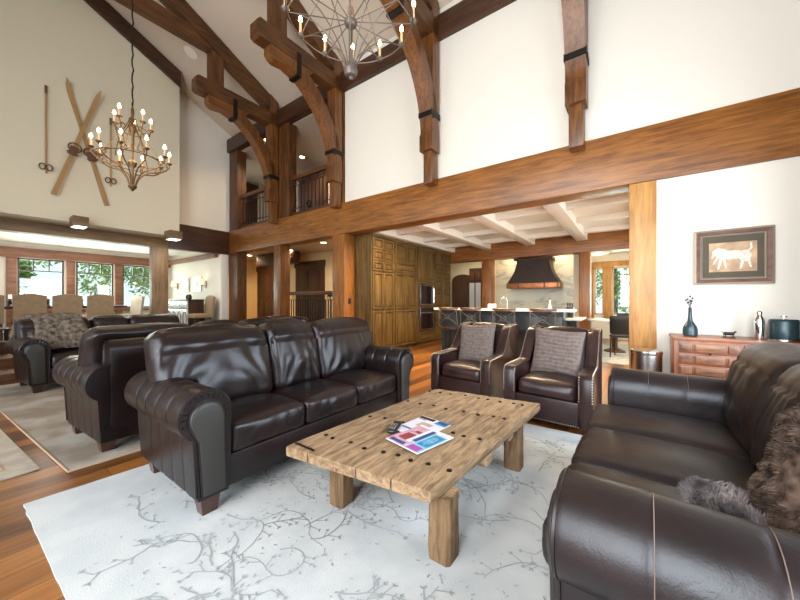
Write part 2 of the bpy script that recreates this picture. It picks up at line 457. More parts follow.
# ---------------------------------------------------------------- mesh helpers
class B:
    def __init__(s):
        s.bm = bmesh.new()
        s.mi = 0

    def _new(s, before):
        return [f for f in s.bm.faces if f.index == -1 or f not in before]

    def box(s, x0, x1, y0, y1, z0, z1, bev=0.0, seg=2, mat=None, rot=None, mi=0):
        vs = []
        for x in (x0, x1):
            for y in (y0, y1):
                for z in (z0, z1):
                    vs.append(Vector((x, y, z)))
        if bev and min(abs(x1 - x0), abs(y1 - y0), abs(z1 - z0)) > 2.1 * bev:
            t = bmesh.new()
            tv = [t.verts.new(v) for v in vs]
            for q in ((0, 1, 3, 2), (4, 6, 7, 5), (0, 4, 5, 1), (2, 3, 7, 6), (0, 2, 6, 4), (1, 5, 7, 3)):
                t.faces.new([tv[i] for i in q])
            bmesh.ops.recalc_face_normals(t, faces=t.faces)
            bmesh.ops.bevel(t, geom=list(t.edges), offset=bev, segments=seg, profile=0.6, affect='EDGES')
            s.merge(t, mat, mi)
            t.free()
            return s
        if mat is not None:
            vs = [mat @ v for v in vs]
        bv = [s.bm.verts.new(v) for v in vs]
        for q in ((0, 1, 3, 2), (4, 6, 7, 5), (0, 4, 5, 1), (2, 3, 7, 6), (0, 2, 6, 4), (1, 5, 7, 3)):
            f = s.bm.faces.new([bv[i] for i in q])
            f.material_index = mi
        return s

    def merge(s, t, mat=None, mi=0):
        mp = {}
        for v in t.verts:
            mp[v] = s.bm.verts.new(mat @ v.co if mat is not None else v.co)
        for f in t.faces:
            try:
                g = s.bm.faces.new([mp[v] for v in f.verts])
                g.material_index = mi
            except ValueError:
                pass

    def loft(s, rings, closed=True, caps=True, mi=0):
        rr = [[s.bm.verts.new(Vector(p)) for p in r] for r in rings]
        n = len(rr[0])
        for a, b in zip(rr[:-1], rr[1:]):
            for i in range(n if closed else n - 1):
                j = (i + 1) % n
                try:
                    f = s.bm.faces.new([a[i], a[j], b[j], b[i]])
                    f.material_index = mi
                except ValueError:
                    pass
        if caps and closed:
            for r in (rr[0], rr[-1]):
                try:
                    f = s.bm.faces.new(r)
                    f.material_index = mi
                except ValueError:
                    pass
        return s

    def prism(s, prof, fn, a, b, mi=0):
        return s.loft([[fn(p, a) for p in prof], [fn(p, b) for p in prof]], mi=mi)

    def tube(s, pts, r, n=8, closed=False, caps=True, mi=0):
        pts = [Vector(p) for p in pts]
        rad = r if isinstance(r, (list, tuple)) else [r] * len(pts)
        rings = []
        up = Vector((0, 0, 1))
        prev = None
        m = len(pts)
        for i, p in enumerate(pts):
            if closed:
                d = pts[(i + 1) % m] - pts[i - 1]
            else:
                d = pts[min(i + 1, m - 1)] - pts[max(i - 1, 0)]
            if d.length < 1e-9:
                d = Vector((0, 0, 1))
            d.normalize()
            if prev is None:
                a = up if abs(d.z) < 0.95 else Vector((1, 0, 0))
                u = d.cross(a).normalized()
            else:
                u = (prev - d * prev.dot(d))
                if u.length < 1e-6:
                    u = d.cross(up)
                u.normalize()
            prev = u
            v = d.cross(u)
            rings.append([p + (u * math.cos(2 * PI * k / n) + v * math.sin(2 * PI * k / n)) * rad[i] for k in range(n)])
        if closed:
            rings.append(rings[0])
            return s.loft(rings, caps=False, mi=mi)
        return s.loft(rings, caps=caps, mi=mi)

    def lathe(s, prof, c=(0, 0, 0), n=20, mi=0, sx=1, sy=1):
        rings = []
        for r, z in prof:
            rings.append([(c[0] + r * sx * math.cos(2 * PI * k / n), c[1] + r * sy * math.sin(2 * PI * k / n), c[2] + z) for k in range(n)])
        return s.loft(rings, mi=mi)

    def ball(s, c, r, n=8, m=5, sz=1.0, mi=0):
        prof = []
        for i in range(m + 1):
            a = -PI / 2 + PI * i / m
            prof.append((max(1e-4, r * math.cos(a)), r * sz * math.sin(a)))
        return s.lathe(prof, c, n, mi)

    def quad(s, pts, mi=0):
        f = s.bm.faces.new([s.bm.verts.new(Vector(p)) for p in pts])
        f.material_index = mi
        return s

    def cyl(s, c, r, z0, z1, n=16, mi=0):
        return s.lathe([(r, z0), (r, z1)], c, n, mi)

    def dome_cushion(s, cx, cy, cz, w, d, h, r=0.05, puff=(0, 0, 0.02), amp=0.004, nscale=4.0, seed=0, n=(20, 16, 8), deform=None,
                     mat=None, nstretch=(1, 1, 1)):
        """soft rounded box"""
        t = bmesh.new()
        hw, hd, hh = w / 2, d / 2, h / 2
        nx, ny, nz = n
        cache = {}

        def V(i, j, k):
            key = (i, j, k)
            if key in cache:
                return cache[key]
            u = -1 + 2 * i / nx
            v = -1 + 2 * j / ny
            q = -1 + 2 * k / nz
            p = Vector((u * hw, v * hd, q * hh))
            inner = Vector((max(-hw + r, min(hw - r, p.x)), max(-hd + r, min(hd - r, p.y)), max(-hh + r, min(hh - r, p.z))))
            dlt = p - inner
            if dlt.length > 1e-9:
                p = inner + dlt.normalized() * r
            p.z += puff[2] * q * (1 - u * u) * (1 - v * v)
            p.y += puff[1] * v * (1 - u * u) * (1 - q * q)
            p.x += puff[0] * u * (1 - v * v) * (1 - q * q)
            if amp:
                e = Vector((p.x * nscale * nstretch[0] + seed * 7.3, p.y * nscale * nstretch[1] + seed, p.z * nscale * nstretch[2]))
                nn = noise.noise(e) + 0.5 * noise.noise(e * 2.3)
                dr = Vector((u ** 3, v ** 3, q ** 3))
                if dr.length > 1e-6:
                    p += dr.normalized() * nn * amp
            if deform:
                p = deform(p, u, v, q)
            cache[key] = t.verts.new(p)
            return cache[key]
        for i in range(nx):
            for j in range(ny):
                t.faces.new([V(i, j, 0), V(i, j + 1, 0), V(i + 1, j + 1, 0), V(i + 1, j, 0)])
                t.faces.new([V(i, j, nz), V(i + 1, j, nz), V(i + 1, j + 1, nz), V(i, j + 1, nz)])
        for i in range(nx):
            for k in range(nz):
                t.faces.new([V(i, 0, k), V(i + 1, 0, k), V(i + 1, 0, k + 1), V(i, 0, k + 1)])
                t.faces.new([V(i, ny, k), V(i, ny, k + 1), V(i + 1, ny, k + 1), V(i + 1, ny, k)])
        for j in range(ny):
            for k in range(nz):
                t.faces.new([V(0, j, k), V(0, j, k + 1), V(0, j + 1, k + 1), V(0, j + 1, k)])
                t.faces.new([V(nx, j, k), V(nx, j + 1, k), V(nx, j + 1, k + 1), V(nx, j, k + 1)])
        mm = Matrix.Translation((cx, cy, cz))
        if mat is not None:
            mm = mm @ mat
        s.merge(t, mm)
        t.free()
        return s

    def build(s, name, mats, parent=None, angle=38, loc=None, rot=None):
        me = bpy.data.meshes.new(name)
        bmesh.ops.recalc_face_normals(s.bm, faces=s.bm.faces)
        s.bm.to_mesh(me)
        s.bm.free()
        if not isinstance(mats, (list, tuple)):
            mats = [mats]
        for m in mats:
            me.materials.append(M[m] if isinstance(m, str) else m)
        me.shade_smooth()
        me.set_sharp_from_angle(angle=R(angle))
        o = bpy.data.objects.new(name, me)
        COL.objects.link(o)
        if parent is not None:
            o.parent = parent
        if loc is not None:
            o.location = loc
        if rot is not None:
            o.rotation_euler = rot
        return o


def tag(o, label, cat, group=None, kind=None):
    o['label'] = label
    o['category'] = cat
    if group:
        o['group'] = group
    if kind:
        o['kind'] = kind
    return o


def thing(name, label, cat, loc=(0, 0, 0), rz=0.0, group=None):
    o = bpy.data.objects.new(name, None)
    o.empty_display_size = 0.1
    COL.objects.link(o)
    o.location = loc
    o.rotation_euler = (0, 0, rz)
    return tag(o, label, cat, group)


def struct(name, b, mats, label=None, cat=None):
    o = b.build(name, mats)
    o['kind'] = 'structure'
    if label:
        o['label'] = label
        o['category'] = cat or name.split('_')[0]
    return o


def dup(root, loc, rz, label, group=None):
    r = root.copy()
    COL.objects.link(r)
    r.location = loc
    r.rotation_euler = (0, 0, rz)
    r['label'] = label
    if group:
        r['group'] = group
    for ch in list(root.children):
        c = ch.copy()
        COL.objects.link(c)
        c.parent = r
        for g in list(ch.children):
            d = g.copy()
            COL.objects.link(d)
            d.parent = c
    return r


def arc(cx, cy, r, a0, a1, n):
    return [(cx + r * math.cos(R(a0 + (a1 - a0) * i / n)), cy + r * math.sin(R(a0 + (a1 - a0) * i / n))) for i in range(n + 1)]


# ================================================================ STRUCTURE
YW = 4.98
XR = 1.35


def zc(y):
    return 6.3 + 0.5 * (YW - y)


RIDGE = 0.8
struct('floor', B().box(-14.6, 4.2, -3.9, 13.2, -0.15, 0), 'floor', 'orange brown plank floor running through all the rooms', 'floor')
struct('floor_hall', B().box(-15.5, -4.95, 5.3, 8.2, 0.0, 0.29), 'floor', 'raised plank floor of the hallway behind the big posts', 'floor')
b = B()
b.box(-14.3, -7.9, -3.6, 4.75, 0, 0.30)
b.box(-7.9, -7.25, -3.6, 4.75, 0, 0.15)
struct('floor_dining', b, 'tim_y', 'raised plank dining platform with two steps at the left', 'floor')

# right wall
b = B()
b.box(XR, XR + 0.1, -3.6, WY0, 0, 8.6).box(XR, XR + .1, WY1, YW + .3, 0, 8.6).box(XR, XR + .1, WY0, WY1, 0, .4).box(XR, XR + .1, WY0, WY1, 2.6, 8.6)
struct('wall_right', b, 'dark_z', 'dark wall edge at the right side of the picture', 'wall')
# main wall (upper, and lower right)
b = B()
b.box(-5.1, XR, YW, YW + 0.24, 3.3, 6.35)
b.box(0.1, XR, YW, YW + 0.24, 0, 2.66)
b.box(-5.1, XR, YW + .02, YW + 0.24, 6.3, 6.6)
struct('wall_main', b, 'wall', 'white plaster wall above and beside the long honey beam', 'wall')
b = B()
b.box(-10.27, -10.12, 3.36, YW + 0.3, 3.28, 7.3)
struct('wall_left', b, 'wall', 'pale recessed wall strip right of the wall with the skis', 'wall')
b = B()
b.box(-10.27, -9.5, -3.6, 3.39, 2.84, 8.6)
struct('wall_ski', b, 'wallb', 'tall cream wall carrying the crossed skis', 'wall')
# behind-camera wall with four window openings
b = B()
xs = [-10.3] + [v for p in WINX for v in p] + [XR + 0.15]
for i in range(0, len(xs), 2):
    b.box(xs[i], xs[i + 1], -3.6, -3.45, 0, 7.0)
for a, c in WINX:
    b.box(a, c, -3.6, -3.45, 0, WZ0)
    b.box(a, c, -3.6, -3.45, WZ1, 7.0)
struct('wall_back', b, 'wall', 'white wall with four tall windows facing the timber beam', 'wall')
for i, (a, c) in enumerate(WINX):
    b = B()
    mid = (a + c) / 2
    for x in (a, mid - .04, c - .08):
        b.box(x, x + .08, -3.58, -3.48, WZ0, WZ1)
    for z in (WZ0, 3.0, WZ1 - .08):
        b.box(a, c, -3.57, -3.49, z, z + .08)
    o = struct('window_%d' % (i + 5), b, 'trim_z', 'tall wood framed window of the back wall, number %s' % ['one', 'two', 'three', 'four'][i], 'window')
b = B()
for y in (WY0, WY0 + 1.14, WY0 + 2.3, WY1 - .06):
    b.box(XR + .01, XR + .07, y, y + .06, .4, 2.6)
for z in (.4, 2.0, 2.54):
    b.box(XR + .02, XR + .06, WY0, WY1, z, z + .06)
struct('window_4', b, 'trim_z', 'wide window behind the right sofa, outside the picture', 'window')
# vaulted ceiling
b = B()
zr = zc(RIDGE)
for (ya, za, yb, zb_) in ((YW + 0.24, zc(YW + 0.24), RIDGE, zr), (RIDGE, zr, -3.6, zr - 0.5 * (RIDGE + 3.6))):
    b.loft([[(x, ya, za), (x, yb, zb_), (x, yb, zb_ + .15), (x, ya, za + .15)] for x in (-10.4, XR + .2)])
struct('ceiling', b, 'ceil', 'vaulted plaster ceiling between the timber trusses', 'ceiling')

# long main beam and posts
trimn = [0]


def trim(b, mats, label, cat='beam'):
    trimn[0] += 1
    return struct('trim_%d' % trimn[0], b, mats, label, cat)


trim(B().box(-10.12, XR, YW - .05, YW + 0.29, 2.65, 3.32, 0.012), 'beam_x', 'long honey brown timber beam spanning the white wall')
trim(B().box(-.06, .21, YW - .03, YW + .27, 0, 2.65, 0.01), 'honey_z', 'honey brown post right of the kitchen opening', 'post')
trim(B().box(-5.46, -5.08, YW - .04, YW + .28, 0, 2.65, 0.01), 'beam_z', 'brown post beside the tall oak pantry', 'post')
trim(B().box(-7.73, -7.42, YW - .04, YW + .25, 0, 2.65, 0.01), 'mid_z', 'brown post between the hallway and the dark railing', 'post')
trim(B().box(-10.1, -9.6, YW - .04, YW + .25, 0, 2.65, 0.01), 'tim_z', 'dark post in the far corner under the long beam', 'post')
trim(B().box(-10.1, -9.62, YW - .03, YW + .25, 3.32, 5.73, 0.01), 'tim_z', 'dark timber post at the left end of the loft railing', 'post')
b = B().box(-10.12, XR, YW - .1, YW + .27, 5.73, 6.12, 0.01)
trim(b, 'dark_x', 'dark wall plate beam under the sloping ceiling')
# left wall timbers
trim(B().box(-10.3, -10.08, 3.36, YW - .05, 2.6, 3.3, 0.01), 'dark_y', 'dark brown beam under the recessed wall strip')
trim(B().box(-10.4, -10.1, -3.5, 3.36, 2.60, 2.838, 0.01), 'olive_y', 'grey brown header beam below the ski wall')
trim(B().box(-10.3, -10.08, 2.98, 3.34, 0.3, 2.60, 0.01), 'olive_z', 'olive brown post in front of the dining room', 'post')
b = B()
b.loft([[(x, 3.40, zc(3.40) - .02), (x, RIDGE, zr - .02), (x, RIDGE, zr - .40), (x, 3.40, zc(3.40) - .40)] for x in (-9.5, -9.42)])
b.loft([[(x, -3.45, zr - .5 * (RIDGE + 3.45)), (x, RIDGE, zr - .02), (x, RIDGE, zr - .40), (x, -3.45, zr - .5 * (RIDGE + 3.45) - .38)] for x in (-9.5, -9.42)])
trim(b, 'dark_y', 'dark raking board along the top of the ski wall', 'trim')

# ---- dining room shell
b = B()
DW = [(1.02, 1.95), (2.21, 3.11), (3.34, 4.25)]
b.box(-14.3, -14.15, -3.6, 1.02, .3, 2.9).box(-14.3, -14.15, 1.95, 2.21, .3, 2.9).box(-14.3, -14.15, 3.11, 3.34, .3, 2.9).box(-14.3, -14.15, 4.25, 4.8, .3, 2.9)
for a, c in DW:
    b.box(-14.3, -14.15, a, c, .3, .95).box(-14.3, -14.15, a, c, 2.42, 2.9)
struct('wall_dining_window_side', b, 'wall', 'white dining room wall holding three windows', 'wall')
b = B().box(-14.3, -10.1, 4.72, 4.9, .3, 2.9)
b.box(-10.26, -10.12, 4.70, 4.93, .3, 2.62)
struct('wall_dining_far', b, 'wall', 'white dining room wall with two sconces and two framed prints', 'wall')
struct('ceiling_dining', B().box(-14.3, -10.4, -3.6, 4.9, 2.84, 2.95), 'ceilw', 'white ceiling of the dining room', 'ceiling')
struct('wall_dining_near', B().box(-14.3, -10.1, -3.7, -3.58, .3, 2.9), 'wall', 'white dining room end wall out of the picture', 'wall')
b = B().box(-14.15, -14.05, -3.5, 4.72, 2.42, 2.70, .008)
for y in (0.82, 1.99, 3.13, 4.28):
    b.box(-14.14, -14.07, y, y + .19, .3, 2.42, .006)
b.box(-14.14, -14.05, .9, 4.4, .86, .95, .006)
trim(b, 'trim_y', 'reddish wood casing around the three dining windows', 'trim')
trim(B().box(-14.05, -10.3, 4.60, 4.72, 2.52, 2.66, .008), 'trim_x', 'wood crown strip over the dining room sconces', 'trim')
for i, (a, c) in enumerate(DW):
    b = B()
    X0, X1 = -14.24, -14.18
    for y0, y1 in ((a, a + .045), (c - .045, c)):
        b.box(X0, X1, y0, y1, .95, 2.42)
    for z in (.95, 2.375):
        b.box(X0, X1, a, c, z, z + .045)
    b.box(X0 + .01, X1 - .01, a, c, 2.05, 2.08)
    for k in (1, 2):
        y = a + (c - a) * k / 3
        b.box(X0 + .01, X1 - .01, y - .014, y + .014, 2.07, 2.4)
    o = struct('window_%d' % (i + 1), b, 'winbar', ['leftmost', 'middle', 'rightmost'][i] + ' of the three dining room windows with small upper panes', 'window')
    g = B().box(-14.215, -14.21, a + .03, c - .03, .98, 2.39).build('window_pane', 'glass', o)

# ---- hallway and loft shell
struct('wall_hall', B().box(-12.9, -5.5, 7.2, 7.35, 0, 2.9), 'wally', 'warm yellow hallway wall behind the posts', 'wall')
struct('wall_hall_left', B().box(-12.9, -12.75, 5.25, 7.2, 0, 2.9), 'wally', 'warm yellow end wall of the hallway', 'wall')
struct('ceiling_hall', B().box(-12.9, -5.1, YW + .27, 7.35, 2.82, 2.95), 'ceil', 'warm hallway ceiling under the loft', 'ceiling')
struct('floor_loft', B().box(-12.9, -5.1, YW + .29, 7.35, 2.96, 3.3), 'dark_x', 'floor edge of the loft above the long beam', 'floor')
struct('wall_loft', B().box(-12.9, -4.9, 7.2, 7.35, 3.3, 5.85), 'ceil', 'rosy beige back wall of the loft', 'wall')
struct('wall_loft_left', B().box(-12.05, -11.9, 5.2, 7.2, 3.3, 5.85), 'ceilw', 'pale loft end wall beside the dark door', 'wall')
struct('wall_loft_right', B().box(-5.2, -5.08, 5.2, 7.2, 3.3, 5.85), 'ceil', 'beige loft side wall out of sight', 'wall')
struct('ceiling_loft', B().box(-12.1, -5.08, YW + .1, 7.35, 5.72, 5.86), 'ceil', 'rosy beige loft ceiling with recessed lamps', 'ceiling')
trim(B().box(-10.9, -8.9, 6.3, 6.65, 2.42, 2.81, .01), 'dark_x', 'short dark ceiling beam in the hallway')


def door(n, x0, x1, y, z0, z1, label, mat='dark_z'):
    b = B()
    b.box(x0 - .13, x0, y - .05, y, z0, z1).box(x1, x1 + .13, y - .05, y, z0, z1).box(x0 - .17, x1 + .17, y - .07, y, z1, z1 + .2, .005)
    fr = struct('door_%d' % n, b, 'dark_z', label, 'door')
    d = B()
    d.box(x0, x1, y - .04, y - .01, z0, z1)
    wdt = (x1 - x0 - .3) / 2
    for k in range(2):
        for za, zb in ((z0 + .12, z0 + .9), (z0 + 1.02, z1 - .12)):
            xa = x0 + .1 + k * (wdt + .1)
            d.box(xa, xa + wdt, y - .055, y - .035, za, zb, .008)
    d.build('door_leaf', mat, fr)
    h = B().ball((x0 + .08, y - .09, z0 + 1.0), .03)
    h.build('door_handle', 'bronze', fr)
    return fr


door(1, -9.7, -8.45, 7.2, .29, 2.35, 'dark wooden hallway door behind the iron railing')
door(2, -12.2, -11.35, 7.2, .29, 2.35, 'narrow dark door at the left of the yellow hallway', 'dark_z')
door(3, -9.5, -8.3, 7.2, 3.3, 5.4, 'dark wooden door at the back of the loft')
b = B().box(-11.9, -11.82, 5.45, 5.6, 3.3, 5.5).box(-11.9, -11.82, 6.7, 6.85, 3.3, 5.5).box(-11.9, -11.8, 5.4, 6.9, 5.5, 5.65)
b.box(-11.9, -11.86, 6.0, 6.7, 3.3, 5.5)
struct('door_4', b, 'dark_z', 'dark loft door with pale opening beside it at the left railing', 'door')

# ---- kitchen shell
struct('ceiling_kitchen', B().box(-4.95, 4.2, YW + .2, 9.8, 2.82, 2.95), 'ceilw', 'white coffered kitchen ceiling panels', 'ceiling')
b = B()
for x in (-4.58, -3.45, -2.25, -1.05, .2, 1.45, 2.7):
    b.box(x - .12, x + .12, YW + .29, 9.0, 2.665, 2.83, .01)
for y in (6.05, 7.2, 8.35):
    b.box(-4.6, 3.4, y - .06, y + .06, 2.72, 2.83, .008)
trim(b, 'cwhite', 'white painted beams crossing the kitchen ceiling')
trim(B().box(-6.4, 3.4, 9.0, 9.35, 2.38, 2.82, .01), 'beam_x', 'brown header beam in front of the kitchen range')
trim(B().box(-3.62, -3.33, 9.02, 9.33, 0, 2.38, .01), 'beam_z', 'brown post left of the marble range wall', 'post')
trim(B().box(-1.12, -.88, 9.02, 9.33, 0, 2.38, .01), 'beam_z', 'brown post right of the marble range wall', 'post')
struct('wall_range', B().box(-3.6, -1.0, 9.85, 10.0, 0, 2.9), 'marble', 'veined marble wall behind the range hood', 'wall')
struct('wall_kitchen_left', B().box(-5.45, -5.28, YW + .3, 9.0, 0, 2.9).box(-6.5, -6.35, 9.0, 11.3, 0, 2.9), 'wallb', 'cream wall hidden behind the oak pantry', 'wall')
struct('wall_kitchen_far', B().box(-6.4, -3.5, 11.2, 11.35, 0, 2.9), 'wallb', 'cream back wall seen through the narrow passage left of the range', 'wall')
struct('wall_passage', B().box(-3.6, -3.5, 9.35, 11.2, 0, 2.9), 'wallb', 'cream side wall of the passage left of the range', 'wall')
struct('ceiling_passage', B().box(-6.4, -3.5, 9.3, 11.3, 2.82, 2.9), 'ceilw', 'passage ceiling left of the range', 'ceiling')
b = B().box(3.4, 3.55, YW + .2, 6.0, 0, 2.9).box(3.4, 3.55, 8.4, 12.4, 0, 2.9).box(3.4, 3.55, 6.0, 8.4, 0, .9).box(3.4, 3.55, 6.0, 8.4, 2.3, 2.9)
struct('wall_kitchen_right', b, 'wall', 'white kitchen side wall out of the picture', 'wall')
struct('wall_nook_left', B().box(-1.28, -1.14, 9.35, 12.2, 0, 2.9), 'wallb', 'cream side wall of the breakfast nook', 'wall')
NW = [(-1.06, -.80), (-.58, .16), (.36, 1.1), (1.3, 2.1)]
b = B()
for a, c in zip([-1.3] + [q[1] for q in NW], [q[0] for q in NW] + [3.5]):
    b.box(a, c, 12.05, 12.2, 0, 2.9)
for a, c in NW:
    b.box(a, c, 12.05, 12.2, 0, .75).box(a, c, 12.05, 12.2, 2.25, 2.9)
struct('wall_nook', b, 'wall', 'white breakfast nook wall with windows', 'wall')
struct('ceiling_nook', B().box(-1.28, 3.5, 9.35, 12.3, 2.66, 2.75), 'ceilw', 'white ceiling of the breakfast nook', 'ceiling')
b = B().box(-1.14, 3.4, 11.96, 12.05, 2.25, 2.42, .005)
for x in (-1.14, -.8, .16, 1.1):
    b.box(x, x + (.22 if x > -1 else .08), 11.98, 12.05, 0.6, 2.25, .005)
trim(b, 'honey_z', 'honey wood casing of the breakfast nook windows', 'trim')
for i, (a, c) in enumerate(NW):
    b = B()
    for x0, x1 in ((a, a + .04), (c - .04, c)):
        b.box(x0, x1, 12.1, 12.15, .75, 2.25)
    b.box(a, c, 12.1, 12.15, .75, .79).box(a, c, 12.1, 12.15, 2.21, 2.25).box(a, c, 12.11, 12.14, 1.78, 1.80)
    if c - a > .4:
        b.box((a + c) / 2 - .01, (a + c) / 2 + .01, 12.11, 12.14, 1.8, 2.22)
    o = struct('window_%d' % (i + 9), b, 'honey_z', ['narrow nook window at the left', 'nook window right behind the table', 'third nook window hidden by the post', 'fourth nook window hidden by the wall'][i], 'window')
    B().box(a + .03, c - .03, 12.12, 12.125, .78, 2.22).build('window_pane', 'glass', o)

# ================================================================ TRUSSES
def truss(xc, label, wid=.24):
    t = thing('timber_truss', label, 'roof truss', (xc, 0, 0), 0, 'hammer beam trusses of the vaulted ceiling')
    h = wid / 2
    fx = lambda p, x: (x, p[0], p[1])
    # wall post
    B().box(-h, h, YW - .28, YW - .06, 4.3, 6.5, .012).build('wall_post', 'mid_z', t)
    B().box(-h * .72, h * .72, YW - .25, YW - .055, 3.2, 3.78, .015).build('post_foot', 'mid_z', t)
    # curved brace
    bb = B()
    inner, outer = [], []
    cy, cz = 3.08, 3.95
    n = 16
    pts_i, pts_o = [], []
    for i in range(n + 1):
        s = i / n
        a = R(4 + 66 * s)
        ry_i, rz_i = 1.57, 1.68
        ry_o, rz_o = 1.82, 1.95
        pts_i.append((cy + ry_i * math.cos(a) + .05, cz + rz_i * math.sin(a)))
        pts_o.append((cy + ry_o * math.cos(a) + .02, cz + rz_o * math.sin(a) - .03))
    pts_i = [(YW - .32, 3.74), (YW - .32, 4.0)] + pts_i
    pts_o = [(YW - .06, 3.74), (YW - .06, 4.0)] + [(min(p[0], YW - .06), min(p[1], 5.78)) for p in pts_o]
    prof = pts_i + pts_o[::-1]
    rings = []
    for x in (-h, h):
        rings.append([fx(p, x) for p in prof])
    ra = [bb.bm.verts.new(p) for p in rings[0]]
    rb = [bb.bm.verts.new(p) for p in rings[1]]
    m = len(pts_i)
    L_ = len(prof)
    for i in range(L_):
        j = (i + 1) % L_
        bb.bm.faces.new([ra[i], ra[j], rb[j], rb[i]])
    for i in range(m - 1):
        j = L_ - 1 - i
        bb.bm.faces.new([ra[i], ra[i + 1], ra[j - 1], ra[j]])
        bb.bm.faces.new([rb[i], rb[i + 1], rb[j - 1], rb[j]])
    bb.build('curved_brace', 'mid_z', t)
    # hammer beam + bolster
    hb = [(2.98, 5.72), (2.98, 5.95), (3.03, 6.0), (YW - .05, 6.0), (YW - .05, 5.7), (3.03, 5.68)]
    B().prism(hb, fx, -h, h).build('hammer_beam', 'tim_y', t)
    bs = [(3.27, 5.50), (3.23, 5.55), (3.23, 5.69), (4.15, 5.69), (4.0, 5.55), (3.80, 5.44), (3.56, 5.50), (3.36, 5.47)]
    B().prism(bs, fx, -h * .9, h * .9).build('bolster', 'mid_y', t)
    # hammer post
    B().box(-h * .85, h * .85, 3.28, 3.56, 6.0, 6.80, .01).build('hammer_post', 'tim_z', t)
    # collar tie
    B().box(-h * .85, h * .85, 2 * RIDGE - 3.7, 3.7, 6.68, 6.98, .01).build('collar_tie', 'tim_y', t)
    # rafters
    for sgn in (1, -1):
        rf = []
        for (yy, dz) in ((YW - .05, -.02), (RIDGE, -.02), (RIDGE, -.40), (YW - .05, -.36)):
            z = zc(yy) + dz
            y2 = yy if sgn == 1 else 2 * RIDGE - yy
            rf.append((y2, z))
        if sgn == -1:
            rf = [(max(y, -3.4), z if y > -3.4 else zr - .5 * (RIDGE + 3.4) + (-.02 if k == 0 else -.36)) for k, (y, z) in enumerate(rf)]
        B().prism(rf, fx, -h * .95, h * .95).build('rafter', 'tim_y', t)
    # iron straps
    st = B().box(-h - .012, h + .012, YW - .335, YW - .055, 4.31, 4.40)
    st.box(h + .01, h + .02, YW - .30, YW - .28, 4.25, 4.33)
    st.build('iron_strap', 'iron', t)
    B().box(-h - .012, h + .012, 3.76, 3.85, 5.42, 5.86).build('iron_strap', 'iron', t)
    return t


tA = truss(-7.6, 'leftmost timber truss, above the post between the loft bays')
for (x, l) in ((-5.24, 'second timber truss from the left, at the right end of the loft railing'),
               (-2.86, 'third timber truss, its curved brace landing mid way along the white wall'),
               (-.62, 'rightmost timber truss, seen nearly edge on above the kitchen opening')):
    dup(tA, (x, 0, 0), 0, l)
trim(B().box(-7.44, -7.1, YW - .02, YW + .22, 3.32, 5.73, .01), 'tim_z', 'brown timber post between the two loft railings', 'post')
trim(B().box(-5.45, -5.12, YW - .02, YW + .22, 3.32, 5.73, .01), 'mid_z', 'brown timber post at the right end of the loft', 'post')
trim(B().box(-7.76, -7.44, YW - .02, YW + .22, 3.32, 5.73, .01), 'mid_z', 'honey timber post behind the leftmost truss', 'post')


# ---- loft railings
def railing(x0, x1, y, z0, z1, label, nb, group, br=.013):
    t = thing('iron_railing', label, 'railing', ((x0 + x1) / 2, y, z0), 0, group)
    hw = (x1 - x0) / 2
    H = z1 - z0
    B().box(-hw, hw, -.05, .05, H - .10, H, .01).build('handrail', 'tim_x', t)
    B().box(-hw, hw, -.04, .04, .0, .10, .01).build('bottom_rail', 'tim_x', t)
    m = B()
    m.tube([(-hw, 0, H - .24), (hw, 0, H - .24)], .011, 6)
    m.tube([(-hw, 0, .2), (hw, 0, .2)], .011, 6)
    k = int((x1 - x0) / .24)
    for i in range(k):
        x = -hw + (i + .5) * 2 * hw / k
        m.tube([(x + .045 * math.cos(a * PI / 6), 0, H - .16 + .045 * math.sin(a * PI / 6)) for a in range(12)], .008, 5, closed=True)
    m.build('iron_scroll_band', 'iron', t)
    for i in range(nb):
        x = -hw + (i + .5) * 2 * hw / nb
        B().tube([(x, 0, .09), (x, 0, H - .24)], br, 6).build('baluster', 'iron', t)
    return t


railing(-9.6, -7.78, YW + .1, 3.335, 4.36, 'dark loft railing left of the leftmost truss', 12, 'loft railings')
railing(-7.08, -5.47, YW + .1, 3.335, 4.36, 'dark loft railing between the first and second truss', 12, 'loft railings')
railing(-9.2, -6.35, 5.95, .3, 1.46, 'dark iron railing with wooden top in the hallway below the beam', 26, None, .017)
# stair newel with slanting handrail behind the hallway railing
t = thing('stair_rail', 'slanting iron stair handrail behind the hallway railing', 'railing', (-7.2, 6.35, .29))
B().tube([(.0, 0, 1.05), (.35, 0, 1.05), (.6, .0, 1.2), (1.3, 0, 1.7)], .03, 8).build('handrail', 'iron', t)
for i in range(7):
    x = .1 + i * .17
    zt = 1.03 if x < .35 else 1.05 + (x - .35) * .68
    B().tube([(x, 0, 0), (x, 0, zt)], .012, 6).build('baluster', 'iron', t)

# ================================================================ RUGS
def poly_slab(pts, z0, z1, bev=0):
    b = B()
    b.loft([[(x, y, z0) for x, y in pts], [(x, y, z1) for x, y in pts]])
    return b


def flat_ribbon(b, pts, wd, z, mi):
    z += rnd.uniform(0, .0005)
    L_, R_ = [], []
    for i, p in enumerate(pts):
        a = pts[max(i - 1, 0)]
        c = pts[min(i + 1, len(pts) - 1)]
        dx, dy = c[0] - a[0], c[1] - a[1]
        l = math.hypot(dx, dy) or 1
        k = wd * (1 - .6 * i / len(pts))
        L_.append(b.bm.verts.new((p[0] - dy / l * k, p[1] + dx / l * k, z)))
        R_.append(b.bm.verts.new((p[0] + dy / l * k, p[1] - dx / l * k, z)))
    for i in range(len(pts) - 1):
        f = b.bm.faces.new([L_[i], R_[i], R_[i + 1], L_[i + 1]])
        f.material_index = mi


